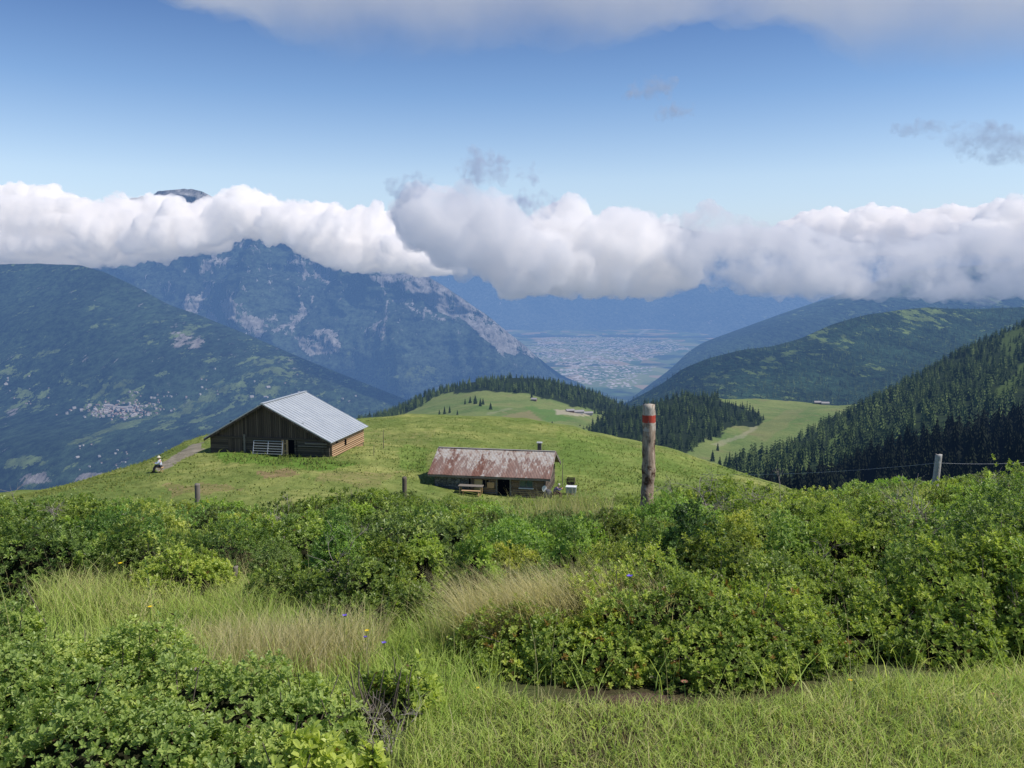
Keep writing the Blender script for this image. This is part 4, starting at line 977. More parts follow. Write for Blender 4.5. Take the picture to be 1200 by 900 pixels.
t.bsdf(t.mix(n, (.40, .43, .46), (.52, .55, .58)), t.mapr(n, .3, .7, .4, .55), None, .25, .5); M_TIN = t.m
t = NT('rusty painted roof'); o_ = t.obj()
big = t.noise(t.scale(o_, (1.3, .55, .55)), 1.1, 6, .72); fine = t.noise(t.scale(o_, (3.4, .9, .9)), 1.1, 5, .7); s = t.n('ShaderNodeSeparateXYZ', {0: o_})
rust = t.mix(t.mapr(fine, .3, .7), (.11, .05, .036), (.25, .125, .088))
pale = t.mix(t.mapr(t.noise(o_, 3., 5, .7), .35, .65), (.33, .25, .19), (.45, .45, .44))
hgt = t.mapr(s.outputs[2], 1.9, 3.5, -.04, .10)
msk = t.mapr(t.math('ADD', t.math('ADD', t.math('MULTIPLY', big, .55), t.math('MULTIPLY', fine, .5)), hgt), .525, .60)
c = t.mix(msk, rust, pale)
shx = t.n('ShaderNodeTexWhiteNoise', {'W': t.math('FLOOR', t.math('DIVIDE', s.outputs[0], .86))}, noise_dimensions='1D').outputs['Value']
c = t.mix(t.mapr(shx, 0, 1, 0, .25), c, (.5, .46, .42))
wv = t.math('SINE', t.math('MULTIPLY', s.outputs[0], 48.))
t.bsdf(c, .62, t.bump(wv, .5, .02), .1, .3); M_RUST = t.m
t = NT('dry stone wall'); o_ = t.obj(); v_ = t.n('ShaderNodeTexVoronoi', {'Vector': t.scale(o_, (1, 1, 1.7)), 'Scale': 3.4})
e_ = t.n('ShaderNodeTexVoronoi', {'Vector': t.scale(o_, (1, 1, 1.7)), 'Scale': 3.4}, feature='DISTANCE_TO_EDGE')
sp = t.n('ShaderNodeSeparateColor', {0: v_.outputs['Color']})
c = t.mix(sp.outputs[0], (.10, .10, .095), (.24, .235, .22)); c = t.mix(t.mapr(e_.outputs['Distance'], 0, .08), (.03, .03, .026), c)
t.bsdf(c, .9, t.bump(t.mapr(e_.outputs['Distance'], 0, .15), .8, .05)); M_STONE = t.m
t = NT('window glass'); t.bsdf((.05, .10, .11), .08, spec=.8); M_GLASS = t.m
M_ZINC = plain('galvanised steel', (.50, .52, .55), .4, .12, 20, metal=.6)
M_WHITE = plain('white enamel', (.75, .75, .74), .45, .05, 9)

# ------------------------------------------------------------------ the barn with the sheet metal roof
def z_near(pts, lo=True):
    zs = [hz_at(x, y) for x, y in pts]; return min(zs) if lo else max(zs)
al = R(11); Wd, Ln = 12.6, 9.2
c0 = P(386, 535.5, 81.6)                                            # front right corner
ex, ey = np.array((math.cos(al), -math.sin(al))), np.array((math.sin(al), math.cos(al)))
fl_ = c0[:2] - ex * Wd
BZ = float(c0[2])
barn = empty('barn', (fl_[0], fl_[1], BZ), -al, 'long low dark timber barn with a shiny grey metal roof on the hilltop', 'barn')
EV, RG, OV = 1.62, 5.0, .42                                         # eave, ridge heights, overhang
RX = Wd * .47
# front gable: logs below, upright boards above, door hole between x 8.0 and 9.0
def quad(m, p, mi=0): m.add(p, [tuple(range(len(p)))], mi)
DX0, DX1, DH = 8.15, 9.05, 1.55
m = MB()
for (x0, x1) in ((0, DX0), (DX1, Wd)): m.box(((x0 + x1) / 2, .1, EV / 2 - .6), (x1 - x0, .2, EV + 1.2), 0)
m.box(((DX0 + DX1) / 2, .1, (DH + EV) / 2), (DX1 - DX0, .2, EV - DH), 0)
m.box((.1, Ln / 2, EV / 2 - .6), (.2, Ln - .42, EV + 1.2), 0); m.box((Wd / 2, Ln - .1, EV / 2 - .6), (Wd, .2, EV + 1.2), 0)
k = 0; x = .02
while x < Wd - .02:                                                 # gable boards, each a little out of line
    w = random.uniform(.16, .26); x1 = min(x + w, Wd - .02); top = lambda q: EV + (RG - EV) * (q / RX if q < RX else (Wd - q) / (Wd - RX)) - .06
    zb = EV + .01 + random.uniform(0, .05); yo = random.uniform(-.035, 0)
    if x > .35 and x1 < Wd - .35:
        m.add([(x, yo, zb), (x1 - .012, yo, zb), (x1 - .012, yo, top(x1)), (x, yo, top(x)), (x, .12, zb), (x1 - .012, .12, zb), (x1 - .012, .12, top(x1)), (x, .12, top(x))],
              [(0, 1, 2, 3), (5, 4, 7, 6), (0, 3, 7, 4), (1, 5, 6, 2), (3, 2, 6, 7), (0, 4, 5, 1)], 1)
    x = x1
m.add([(.1, Ln - .05, EV), (Wd - .1, Ln - .05, EV), (RX, Ln - .05, RG - .08)], [(2, 1, 0)], 1)
m.box((RX, .35, (EV + RG) / 2 - .35), (Wd * .62, .03, .5), 2)
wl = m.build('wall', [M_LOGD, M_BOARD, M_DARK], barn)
m = MB()
m.box((Wd - .1, Ln * .52, EV / 2 - .6), (.2, Ln * .93, EV + 1.2), 0)
for kz in range(8): m.tube([(Wd + .02, Ln * .05, -.1 + kz * .21), (Wd + .03, Ln * .5, -.1 + kz * .21 + random.uniform(-.02, .02)), (Wd + .02, Ln * .99, -.1 + kz * .21)], .1, 7, 0)
m.box((Wd + .06, Ln * .42, .75), (.16, .45, .6), 1)
m.box((Wd + .06, Ln * .18, 1.2), (.15, .3, .25), 1)
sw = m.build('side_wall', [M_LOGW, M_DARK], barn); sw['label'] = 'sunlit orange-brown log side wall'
m = MB(); sl1 = math.atan2(RG - EV, RX); sl2 = math.atan2(RG - EV, Wd - RX)
def slab(m, x0, z0, x1, z1, y0, y1, th, mi=0):
    m.add([(x0, y0, z0), (x1, y0, z1), (x1, y1, z1), (x0, y1, z0), (x0, y0, z0 - th), (x1, y0, z1 - th), (x1, y1, z1 - th), (x0, y1, z0 - th)],
          [(0, 1, 2, 3), (7, 6, 5, 4), (0, 4, 5, 1), (1, 5, 6, 2), (2, 6, 7, 3), (3, 7, 4, 0)], mi)
ox = OV * 1.0
zl = EV - ox * math.tan(sl1) + .1; zr = EV - ox * math.tan(sl2) + .1
slab(m, -ox, zl, RX, RG + .1, -.5, Ln + .4, .07); slab(m, RX + .003, RG + .1, Wd + ox, zr, -.5, Ln + .4, .07)
for q in np.arange(-.5, Ln + .41, .62):                              # standing seams
    slab(m, -ox, zl + .05, RX, RG + .15, q, q + .035, .05); slab(m, RX + .003, RG + .15, Wd + ox, zr + .05, q, q + .035, .05)
m.box((RX, Ln / 2 - .05, RG + .14), (.34, Ln + .92, .05))
m.build('roof', M_TIN, barn)
m = MB()
for (xa, za, xb, zb) in ((-ox, zl - .08, RX, RG + .02), (RX + .003, RG + .02, Wd + ox, zr - .08)): slab(m, xa, za, xb, zb, -.52, -.47, .2)
m.build('bargeboard', M_BOARD, barn)
m = MB(); m.box(((DX0 + DX1) / 2, .55, DH / 2), (DX1 - DX0 + .3, .05, DH + .1)); m.build('doorway_dark_panel', M_DARK, barn)  # black panel set back in the hole for the unlit inside
m = MB()
for i_ in range(4): m.box((DX0 - .34 + .17 * i_ - .02, -.12 + .0 * i_, DH / 2 + .02), (.16, .05, DH - .06))
m.box((DX0 - .1, -.155, .45), (.62, .03, .1)); m.box((DX0 - .1, -.155, 1.2), (.62, .03, .1))
dr = m.build('door', M_PALEW, barn); dr['label'] = 'pale plank door standing open'
for px_, h_ in ((3.75, 1.95), (8.08, 1.62), (9.14, 1.62), (Wd - .6, 1.62)):
    m = MB(); m.box((px_, -.07, h_ / 2), (.17, .16, h_)); m.build('door_post' if 8 < px_ < 9.2 else 'wall_post', M_GREYW if px_ < 5 else M_LOGD, barn)
m = MB(); m.box((5.9, -.06, EV + .02), (11., .1, .16)); m.build('beam', M_LOGD, barn)
m = MB(); m.box((2.7, -.02, .75), (1.5, .05, 1.45)); m.build('hatch', M_BOARD, barn)
m = MB(); m.box((9.3 + 2.0, -.12, EV - .35), (2.3, .09, .13)); m.box((10.9, -.12, EV - .62), (3., .07, .09)); m.build('rail', M_GREYW, barn)
def bw(x, y, z): 
    return np.array((fl_[0] + ex[0] * x + ey[0] * y, fl_[1] + ex[1] * x + ey[1] * y, BZ + z))
# metal field gate leaning on the barn
gp = bw(4.95, -.75, 0); gz = hz_at(gp[0], gp[1])
gate = empty('field_gate', (gp[0], gp[1], gz), -al, 'grey tubular metal field gate leaning against the front of the dark barn', 'gate')
lean = Matrix.Rotation(R(-14), 3, 'X'); GW, GH = 3.05, 1.35
def lt(p): return tuple(lean @ Vector(p))
for nm, xs in (('upright', (0, GW / 2, GW)),):
    for x_ in xs: MB().tube([lt((x_, 0, .02)), lt((x_, 0, GH))], .035, 8).build(nm, M_ZINC, gate)
for kz in range(6): MB().tube([lt((0, 0, .08 + kz * (GH - .1) / 5)), lt((GW, 0, .08 + kz * (GH - .1) / 5))], .028, 8).build('bar', M_ZINC, gate)

# ------------------------------------------------------------------ the hut with the rusty roof
al2 = R(10.5); HL, HW = 9.7, 6.0
h0 = P(638, 584, 71.2)
hx, hy = np.array((math.cos(al2), -math.sin(al2))), np.array((math.sin(al2), math.cos(al2)))
hl_ = h0[:2] - hx * HL
HZ0 = float(h0[2])
hut = empty('alpine_hut', (hl_[0], hl_[1], HZ0), -al2, 'small low timber hut with a patchy rust-red metal roof below the hill crest', 'hut')
HE, HR, HO = 1.98, 3.40, .55
m = MB()
SX = 3.0                                                              # stone part to the left of it
D0, D1 = 5.62, 6.72
for (x0, x1, z0, z1) in ((SX, D0, -.8, HE), (D1, HL, -.8, HE), (D0, D1, 1.66, HE)): m.box(((x0 + x1) / 2, .1, (z0 + z1) / 2), (x1 - x0, .2, z1 - z0), 0)
m.box((HL - .1, HW / 2, HE / 2 - .4), (.2, HW - .42, HE + .8), 1); m.box((HL / 2, HW - .1, HE / 2 - .4), (HL, .2, HE + .8), 0)
for xg in (HL - .1, .1): m.add([(xg, 0, HE), (xg, HW, HE), (xg, HW / 2, HR - .05), (xg - .08, 0, HE), (xg - .08, HW, HE), (xg - .08, HW / 2, HR - .05)], [(0, 1, 2), (5, 4, 3), (0, 2, 5, 3), (1, 4, 5, 2), (0, 3, 4, 1)], 1)
for kz in range(10):
    z_ = -.1 + kz * .185
    for (x0, x1) in ((SX + .02, D0 - .08), (D1 + .08, HL + .12)): m.tube([(x0, -.02, z_), (x1, -.02, z_ + random.uniform(-.01, .01))], .085, 7, 0)
    m.tube([(HL + .01, -.14, z_ + .09), (HL + .01, HW + .1, z_ + .09)], .085, 7, 1)
m.build('wall', [M_LOGH, M_LOGD], hut)
m = MB(); m.box((SX / 2 + .05, .1, HE / 2 - .4), (SX, .36, HE + .8)); m.box((.1, HW / 2, HE / 2 - .4), (.3, HW - .4, HE + .8)); m.build('stone_wall', M_STONE, hut)
m = MB()
def slaby(m, y0, z0, y1, z1, x0, x1, th, mi=0):
    m.add([(x0, y0, z0), (x1, y0, z0), (x1, y1, z1), (x0, y1, z1), (x0, y0, z0 - th), (x1, y0, z0 - th), (x1, y1, z1 - th), (x0, y1, z1 - th)],
          [(0, 1, 2, 3), (7, 6, 5, 4), (0, 4, 5, 1), (1, 5, 6, 2), (2, 6, 7, 3), (3, 7, 4, 0)], mi)
th_ = math.atan2(HR - HE, HW / 2); ze = HE - HO * math.tan(th_) + .1
x_ = -.45
while x_ < HL + .55:                                                  # overlapping sheets
    w_ = .86; x1_ = min(x_ + w_, HL + .6); dz = random.uniform(0, .018)
    slaby(m, -HO + random.uniform(-.04, .04), ze + dz, HW / 2, HR + .1 + dz, x_ + .002, x1_ - .002, .03); slaby(m, HW / 2 + .003, HR + .1 + dz, HW + HO, ze + dz, x_ + .002, x1_ - .002, .03); x_ = x1_
m.build('roof', M_RUST, hut)
m = MB(); m.box((HL / 2 + .05, HW / 2, HR + .125), (HL + .95, .28, .03)); m.build('ridge_cap', plain('grey ridge sheet', (.30, .27, .25), .6, .3, 4), hut)
m = MB(); m.box((HL / 2 + .05, -HO + .06, ze - .12), (HL + 1., .08, .16)); m.build('gutter', M_GREYW, hut)
m = MB()
for q in (0, 1):
    y0_, y1_ = ((-HO, HW / 2), (HW + HO, HW / 2 + .003))[q]; slaby(m, *( (y0_, ze - .035, y1_, HR + .065) if q == 0 else (y1_, HR + .065, y0_, ze - .035)), HL + .5, HL + .58, .2)
m.build('bargeboard', M_GREYW, hut)
ch = MB().box((HL - .95, HW / 2 + .35, HR + .35), (.32, .32, .62)).build('chimney', plain('dark chimney', (.09, .085, .08), .8, .3, 6), hut)
MB().box((HL - .95, HW / 2 + .35, HR + .78), (.46, .46, .09)).build('chimney_cap', plain('pale cap', (.5, .5, .5), .6, .1, 6), ch)
MB().box(((D0 + D1) / 2, .5, .8), (D1 - D0 + .2, .05, 1.75)).build('doorway_dark_panel', M_DARK, hut)  # black panel standing for the hut's unlit inside
for x_ in (D0 - .06, D1 + .06): MB().box((x_, -.12, .82), (.13, .12, 1.7)).build('door_post', M_GREYW, hut)
def window(x0, x1, z0, z1, pane=M_GLASS, bars=1):
    m = MB()
    for (a_, b_, c_, d_) in ((x0, x0 + .06, z0, z1), (x1 - .06, x1, z0, z1)): m.box(((a_ + b_) / 2, -.13, (c_ + d_) / 2), (b_ - a_, .08, d_ - c_))
    m.box(((x0 + x1) / 2, -.13, z1 - .03), (x1 - x0 - .124, .08, .06)); m.box(((x0 + x1) / 2, -.13, z0 + .03), (x1 - x0 - .124, .08, .06))
    for k in range(bars): m.box((x0 + (x1 - x0) * (k + 1) / (bars + 1), -.125, (z0 + z1) / 2), (.04, .06, z1 - z0 - .124))
    w = m.build('window', M_GREYW, hut)
    MB().box(((x0 + x1) / 2, -.105, (z0 + z1) / 2), (x1 - x0 - .08, .02, z1 - z0 - .08)).build('pane', pane, w)
    return w
w = window(7.55, 8.75, .88, 1.55, M_GLASS, 1); MB().box((8.15, -.2, .84), (1.3, .2, .06)).build('sill', M_WHITE, w)
window(4.30, 4.95, .75, 1.5, M_DARK, 1); window(3.05, 3.35, .55, 1.55, M_DARK, 0)
MB().box((3.98, -.14, .85), (.72, .06, 1.2)).build('shutter', M_YELW, hut)['label'] = 'closed yellow board shutter'
MB().box((5.05, -.155, .98), (.62, .05, .5)).build('board', M_PALEW, hut)
MB().box((5.1, -.18, .32), (1.1, .28, .06)).build('shelf', M_GREYW, hut)
def hw(x, y, z=None):
    q = np.array((hl_[0] + hx[0] * x + hy[0] * y, hl_[1] + hx[1] * x + hy[1] * y)); return np.array((q[0], q[1], hz_at(*q) if z is None else HZ0 + z))
# bench and table before the hut
b = hw(3.5, -1.0); tb = empty('wooden_table', b, -al2, 'low pale wooden table with orange boards in front of the hut wall', 'table')
MB().box((0, 0, .72), (2.1, .75, .06)).build('table_top', M_GREYW, tb)
for sx_ in (-.9, .9):
    for sy_ in (-.3, .3): MB().box((sx_, sy_, .345), (.08, .08, .69)).build('leg', M_PALEW, tb)
MB().box((0, 0, .30), (1.7, .05, .1)).build('stretcher', M_PALEW, tb)
b = hw(3.7, -1.85); bn = empty('wooden_bench', b, -al2, 'orange-brown wooden bench in the grass before the hut table', 'bench')
MB().box((0, 0, .43), (1.6, .3, .05)).build('seat', M_PALEW, bn)
for sx_ in (-.65, .65): MB().box((sx_, 0, .2), (.07, .26, .4)).build('leg', M_PALEW, bn)
# small objects at the hut's right end
b = hw(HL + .05, -.45); pn = empty('white_pan', (b[0], b[1], HZ0 + .95), -al2, 'round white pan hanging on a cord at the hut corner', 'pan')
m = MB(); m.lathe([(.02, -.05), (.2, -.04), (.27, .03), (.28, .04), (.26, .045)], 18); pp = m.build('bowl', M_WHITE, pn); pp.rotation_euler = (R(90), 0, R(20)); pp.scale = (.75, 1, 1)
MB().tube([(0, .02, .25), (.02, .03, .75)], .012, 6).build('cord', M_GREYW, pn)
b = hw(HL + 2.3, -.1); wt_ = empty('water_trough', b, -al2, 'grey-white tub on legs beside the people at the hut', 'tub')
m = MB(); m.box((0, 0, .78), (.78, .6, .5), taper=1.12); m.build('basin', plain('grey tub', (.30, .33, .35), .5, .1, 6), wt_)
MB().box((0, 0, 1.05), (.9, .7, .05)).build('rim', M_WHITE, wt_)
for sx_ in (-.3, .3):
    for sy_ in (-.22, .22): MB().box((sx_, sy_, .26), (.06, .06, .54)).build('leg', M_ZINC, wt_)
b = hw(HL + 2.0, 2.2); bx_ = empty('dark_crate', b, -al2, 'dark slatted crate on a stump behind the grey tub', 'crate')
MB().lathe([(.26, 0), (.24, .5), (.25, .95)], 10).build('stump', M_TWIG, bx_)
m = MB()
for kz in range(4): 
    for (cx_, cy_, dx_, dy_) in ((0, -.28, .7, .03), (0, .28, .7, .03), (-.34, 0, .03, .52), (.34, 0, .03, .52)): m.box((cx_, cy_, 1.0 + kz * .13), (dx_, dy_, .1))
m.box((0, 0, .965), (.7, .56, .03)); m.build('slats', M_BOARD, bx_)
# thin stakes
for (u, v, D, hgt, lb) in ((449, 506, 88, 2.0, 'thin dark metal stake on the grass right of the barn'), (438, 530, 83.5, 1.0, 'short thin stake at the corner of the sunlit barn wall'), (659, 570, 76, 2.6, 'thin pale pole beside the hut gable')):
    q = P(u, v, D); z_ = hz_at(q[0], q[1])
    st = empty('stake', (q[0], q[1], z_), 0, lb, 'stake'); MB().tube([(0, 0, -.2), (.01, 0, hgt * .5), (.03, 0, hgt)], [.035, .03, .02], 6).build('pole', M_GREYW if u > 600 else M_TWIG, st)
    MB().lathe([(.028, hgt - .02), (.03, hgt + .01), (.01, hgt + .03)], 6, (.03, 0, 0)).build('cap', M_GREYW, st)

# ------------------------------------------------------------------ posts and the fence wire
def post(label, u, vb, D, vt, w, mats, marks=None, lean=(0, 0), n=14, knots=0, bump=.08, name='fence_post', root_u=None):
    g = np.random.default_rng(int(u)); b = P(u, vb, D); tp = P(u, vt, D); H = float(tp[2] - b[2])
    zg = min(float(gnd(b[0], b[1])), float(b[2])) - .05
    o = empty(name, (b[0], b[1], zg), 0, label, 'post')
    H = float(tp[2]) - zg; V, Fc, M_ = [], [], []; nz = 34
    kn = [(g.uniform(0, 6.28), g.uniform(.2, .9) * H, g.uniform(.10, .22)) for _ in range(knots)]
    for i in range(nz + 1):
        z = H * i / nz
        for k in range(n):
            a = 2 * math.pi * k / n
            r = w / 2 * (1 + bump * float(fbm(np.array(math.cos(a) * 1.3 + u), np.array(math.sin(a) * 1.3), np.array(z / .10), oct=3, s=int(u))))
            r *= 1.0 + .07 * (1 - z / H)
            for (ka, kz, kr) in kn: r *= 1 + kr * math.exp(-((z - kz) / .035) ** 2 - (1 - math.cos(a - ka)) * 5)
            cxo = .006 * math.sin(z / H * 5 + u) + lean[0] * z; V.append((cxo + r * math.cos(a), lean[1] * z + r * math.sin(a), z + (0 if i < nz else .006 * g.normal())))
    for i in range(nz):
        for k in range(n): k2 = (k + 1) % n; Fc.append((i * n + k, i * n + k2, (i + 1) * n + k2, (i + 1) * n + k)); 
    Fc.append(tuple(nz * n + k for k in range(n)))
    m = MB(); m.add(V, Fc); m.build('shaft', mats, o, smooth=True)
    return o, H, zg
t = NT('old post wood'); o_ = t.obj(); gr = t.noise(t.scale(o_, (26, 26, 3.2)), 1.6, 7, .75); bl = t.noise(o_, 9., 5, .65)
c = t.mix(t.mapr(gr, .3, .7), (.14, .085, .055), (.60, .48, .37)); c = t.mix(t.mapr(bl, .50, .62), c, (.085, .045, .028)); c = t.mix(t.mapr(t.noise(o_, 5., 5, .7), .58, .68), c, (.52, .47, .40))
s = t.n('ShaderNodeSeparateXYZ', {0: o_}); edge = t.math('ADD', s.outputs[2], t.math('MULTIPLY', t.math('SUBTRACT', t.noise(o_, 24., 4, .7), .5), .045))
zt_attr = t.n('ShaderNodeValue'); zt_attr.outputs[0].default_value = 1.
rel = t.math('SUBTRACT', zt_attr.outputs[0], edge)                    # distance below the top
wh = t.mix(t.mapr(gr, .25, .6), (.30, .25, .21), (.56, .50, .43)); rd = t.mix(t.mapr(gr, .2, .6), (.28, .045, .03), (.47, .075, .05))
band = lambda a, b_: t.math('MULTIPLY', t.mapr(rel, a - .004, a + .004), t.mapr(rel, b_ + .004, b_ - .004))
c = t.mix(t.math('MULTIPLY', band(-.5, .155), t.mapr(gr, .40, .52)), c, wh)
c = t.mix(t.math('MULTIPLY', band(.205, .30), t.mapr(t.noise(o_, 14., 4), .5, .56)), c, wh)
c = t.mix(t.math('MULTIPLY', band(.118, .205), t.mapr(t.noise(t.scale(o_, (14, 14, 4)), 2.2, 6, .75), .36, .44)), c, rd)
t.bsdf(c, .85, t.bump(gr, .9, .012), spec=.15); M_POST = t.m
mp, H, _ = post('weathered round trail post with a red painted band near its pale top', 758.5, 588, 9.6, 474, .142, M_POST, knots=7, bump=.16, name='marker_post')
zt_attr.outputs[0].default_value = H
fp, H2, z2 = post('short pale grey fence post among the shrubs against the dark forest', 1092, 562, 9.6, 532.5, .072, plain('silver grey post', (.40, .385, .36), .85, .35, 18), lean=(.09, 0), bump=.05)
post('small square grey post standing in the shrubs below the barn track', 230, 590, 17, 567, .11, M_GREYW, lean=(.03, 0), bump=.04, n=8)
post('tiny brown post stub on the grass left of the hut', 474, 585, 22, 559, .12, M_TWIG, bump=.05, n=8)
post('low broken stub of a post half hidden in the shrubs beside the straw tuft', 273, 682, 5.4, 664, .035, M_GREYW, lean=(.05, 0), bump=.06, n=8)
# wire: from a hidden post far to the left, past the fence post, out of the picture to the right
pa = np.array(fp.location) + np.array((.09 * H2 - .02, -.04, H2 - .09)); ends = [P(820, 556, 12.5), pa, P(1290, 532, 9.2)]
pts = []
for a_, b_ in zip(ends[:-1], ends[1:]):
    for k in range(14):
        f = k / 14; q = a_ * (1 - f) + b_ * f; q = q - np.array((0, 0, .05 * 4 * f * (1 - f))); pts.append(q)
pts.append(ends[-1])
m = MB(); m.tube(pts, .0015, 5); o = m.build('fence_wire', M_ZINC); tag(o, 'thin taut fence wire running past the pale grey fence post', 'wire')
# ------------------------------------------------------------------ houses far away
M_PLAST = plain('pale plaster', (.42, .40, .37), .8, .12, .05); M_RTILE = plain('brown tile roof', (.24, .15, .12), .8, .3, .05); M_RSL = plain('grey slate roof', (.30, .29, .29), .7, .2, .05)
def house_mesh(w, l, h, rf, name):
    m = MB(); m.box((0, 0, h / 2 - 1), (w, l, h + 2), 0)
    e = .9; z = h - .35
    m.add([(-w / 2 - e, -l / 2 - e, z), (w / 2 + e, -l / 2 - e, z), (w / 2 + e, l / 2 + e, z), (-w / 2 - e, l / 2 + e, z), (0, -l / 2 - e, h + w * .3), (0, l / 2 + e, h + w * .3)], [(0, 4, 5, 3), (1, 2, 5, 4), (0, 1, 4), (2, 3, 5), (3, 2, 1, 0)], 1)
    me = bpy.data.meshes.new(name); me.from_pydata(m.V, [], m.F)
    for mm in (M_PLAST, rf): me.materials.append(mm)
    me.polygons.foreach_set('material_index', m.M); me.update(); return me
HM = [house_mesh(11, 13, 7, M_RTILE, 'house'), house_mesh(13, 18, 9, M_RSL, 'house'), house_mesh(9, 10, 6, M_RTILE, 'house'), house_mesh(22, 34, 9, M_RSL, 'house')]
g = np.random.default_rng(3)
Gv = BVH1[0].reshape(-1, 3); Uv, Vv = UV(Gv); B1 = BVHTree.FromPolygons([tuple(v) for v in Gv], [tuple(f) for f in BVH1[1]])
def on_mtn(u, v):
    d = Vector(P(u, v, 1.)).normalized(); h = B1.ray_cast(d * 3500, d)[0]; return h
def put_house(u, v, label, group, sc=1.):
    h = on_mtn(u, v)
    if h is None: return
    o = link('house', HM[int(g.choice(4, p=[.4, .3, .22, .08]))]); o.location = h; o.rotation_euler = (0, 0, g.uniform(0, 3.14)); o.scale = (sc,) * 3
    tag(o, label, 'house', group)
n_ = 0
while n_ < 190:
    u, v = g.normal(140, 26), g.normal(481, 5.5)
    if not (66 < u < 205 and 466 < v < 500) or abs(v - 481 + (u - 140) * .05) > 12 * math.exp(-((u - 140) / 60) ** 2): continue
    put_house(u, v, 'tiny pale house in the village on the terrace left of the barn', 'houses of the terrace village', g.uniform(.8, 1.25)); n_ += 1
for _ in range(20): put_house(g.uniform(150, 260), 463 + g.normal(0, 3), 'tiny scattered house along the road above the terrace village', 'scattered houses above the village', .9)
for _ in range(14): put_house(g.uniform(225, 420), g.uniform(425, 470), 'tiny lone house on the wooded slope behind the barn roof', 'lone houses behind the barn roof', .9)
for _ in range(14): put_house(g.uniform(5, 60), g.uniform(440, 475), 'tiny house on the green clearings at the left edge', 'houses on the left clearings', .7)
for _ in range(16): put_house(g.uniform(85, 150), g.uniform(520, 560), 'tiny house low in the valley under the village', 'houses low in the valley', .6)
M_CHAL = plain('brown chalet wood', (.22, .15, .10), .8, .2, .3)
def chalet(sh, u, v, label, w=9, l=13, pale=False):
    p_ = on_sheet(sh, u, v); c = empty('chalet', p_, g.uniform(-.3, .3), label, 'house')
    m = MB(); m.box((0, 0, 1.2), (l, w, 4.4)); m.build('wall', M_PLAST if pale else M_CHAL, c)
    m = MB(); slaby(m, -w / 2 - .8, 3.2, 0, 5.6, -l / 2 - .8, l / 2 + .8, .25); slaby(m, .003, 5.6, w / 2 + .8, 3.2, -l / 2 - .8, l / 2 + .8, .25); m.build('roof', M_RSL, c)
chalet(HILL_M, 667, 483, 'brown chalet at the left end of the row on the pasture hill'); chalet(HILL_M, 676, 484, 'long pale chalet in the middle of the row on the pasture hill', 10, 20, True); chalet(HILL_M, 690, 486, 'low pale shed at the right end of the row on the pasture hill', 7, 16, True)
chalet(HILL_M, 626, 470, 'small dark hut at the edge of the hilltop wood', 6, 9)
chalet(KNOLL, 957, 472, 'small chalet on the skyline of the right pasture', 8, 11); chalet(KNOLL, 967, 473, 'paler chalet beside the small one on the skyline pasture', 8, 13, True)
# ------------------------------------------------------------------ grass
GREENB = [(.17, .27, .055), (.29, .43, .085), (.43, .57, .125), (.58, .66, .21), (.72, .68, .36)]
STRAWB = [(.26, .30, .09), (.48, .46, .19), (.68, .60, .33), (.78, .69, .46)]
def grass_obj(name, sets, root=None, off=(0, 0, 0), label=None, cat=None, kind=None):
    Vs, Qs, Ts, Cs, b = [], [], [], [], 0
    for (V, Q, T, c) in sets:
        Vs.append(V - np.array(off)); Qs.append(Q + b); Ts.append(T + b); Cs.append(c); b += len(V)
    o = link(name, mesh(name, np.concatenate(Vs), [np.concatenate(Qs), np.concatenate(Ts)], M_BLADE, attrs={'col': ('POINT', np.concatenate(Cs))}), root)
    return tag(o, label, cat, kind=kind)
g = np.random.default_rng(77)
def free_of_bush(p, k=.72):
    ok = np.ones(len(p), bool)
    for (x, y, z, rx, ry, rz) in ALL: ok &= ((p[:, 0] - x) / (rx * k)) ** 2 + ((p[:, 1] - y) / (ry * k)) ** 2 > 1
    return ok
def ground_pts(n, x0, x1, y0, y1, poly=None, k=.72):
    x, y = g.uniform(x0, x1, n), g.uniform(y0, y1, n); p = np.stack([x, y, gnd(x, y)], 1)
    if poly is not None: u, v = UV(p); p = p[inpoly(u, v, poly)]
    return p[free_of_bush(p, k)]
def turf(p, h0, h1, cols, bias=.45, w=.0042, lean=.55):
    n = len(p); tn = bias + .30 * fbm(p[:, 0] / .35, p[:, 1] / .35, oct=3, s=41) + g.normal(0, .17, n)
    h = g.uniform(h0, h1, n) * (1 + .35 * fbm(p[:, 0] / .2, p[:, 1] / .2, oct=2, s=43))
    return blades(p, h, w * np.clip(np.exp(g.normal(-.1, .45, n)), .4, 1.6), np.full(n, lean), ramp(tn, cols), g)
FG2 = [(470, 905), (490, 820), (560, 812), (640, 826), (800, 832), (900, 826), (1000, 800), (1260, 790), (1260, 960), (470, 960)]
p1 = ground_pts(72000, -.75, 2.6, 1.9, 3.9, FG2, .82)
px_ = ground_pts(26000, 1.9, 5.2, 1.6, 4.6, None, .82)
p1b = ground_pts(9000, -.75, 2.4, 1.9, 3.7, FG2, .85)
pl = ground_pts(30000, -3.6, -.45, 2.9, 5.6, PALE_GRASS, .8)
pall = ground_pts(14000, -7., 7., 3.0, 12., None, .55)
pq = ground_pts(14000, -3.4, -.2, 2.5, 4.6, None, .7)
pg = ground_pts(5000, -1., .2, 2.4, 4.4, [(420, 740), (560, 720), (600, 840), (480, 860), (430, 800)], .8)
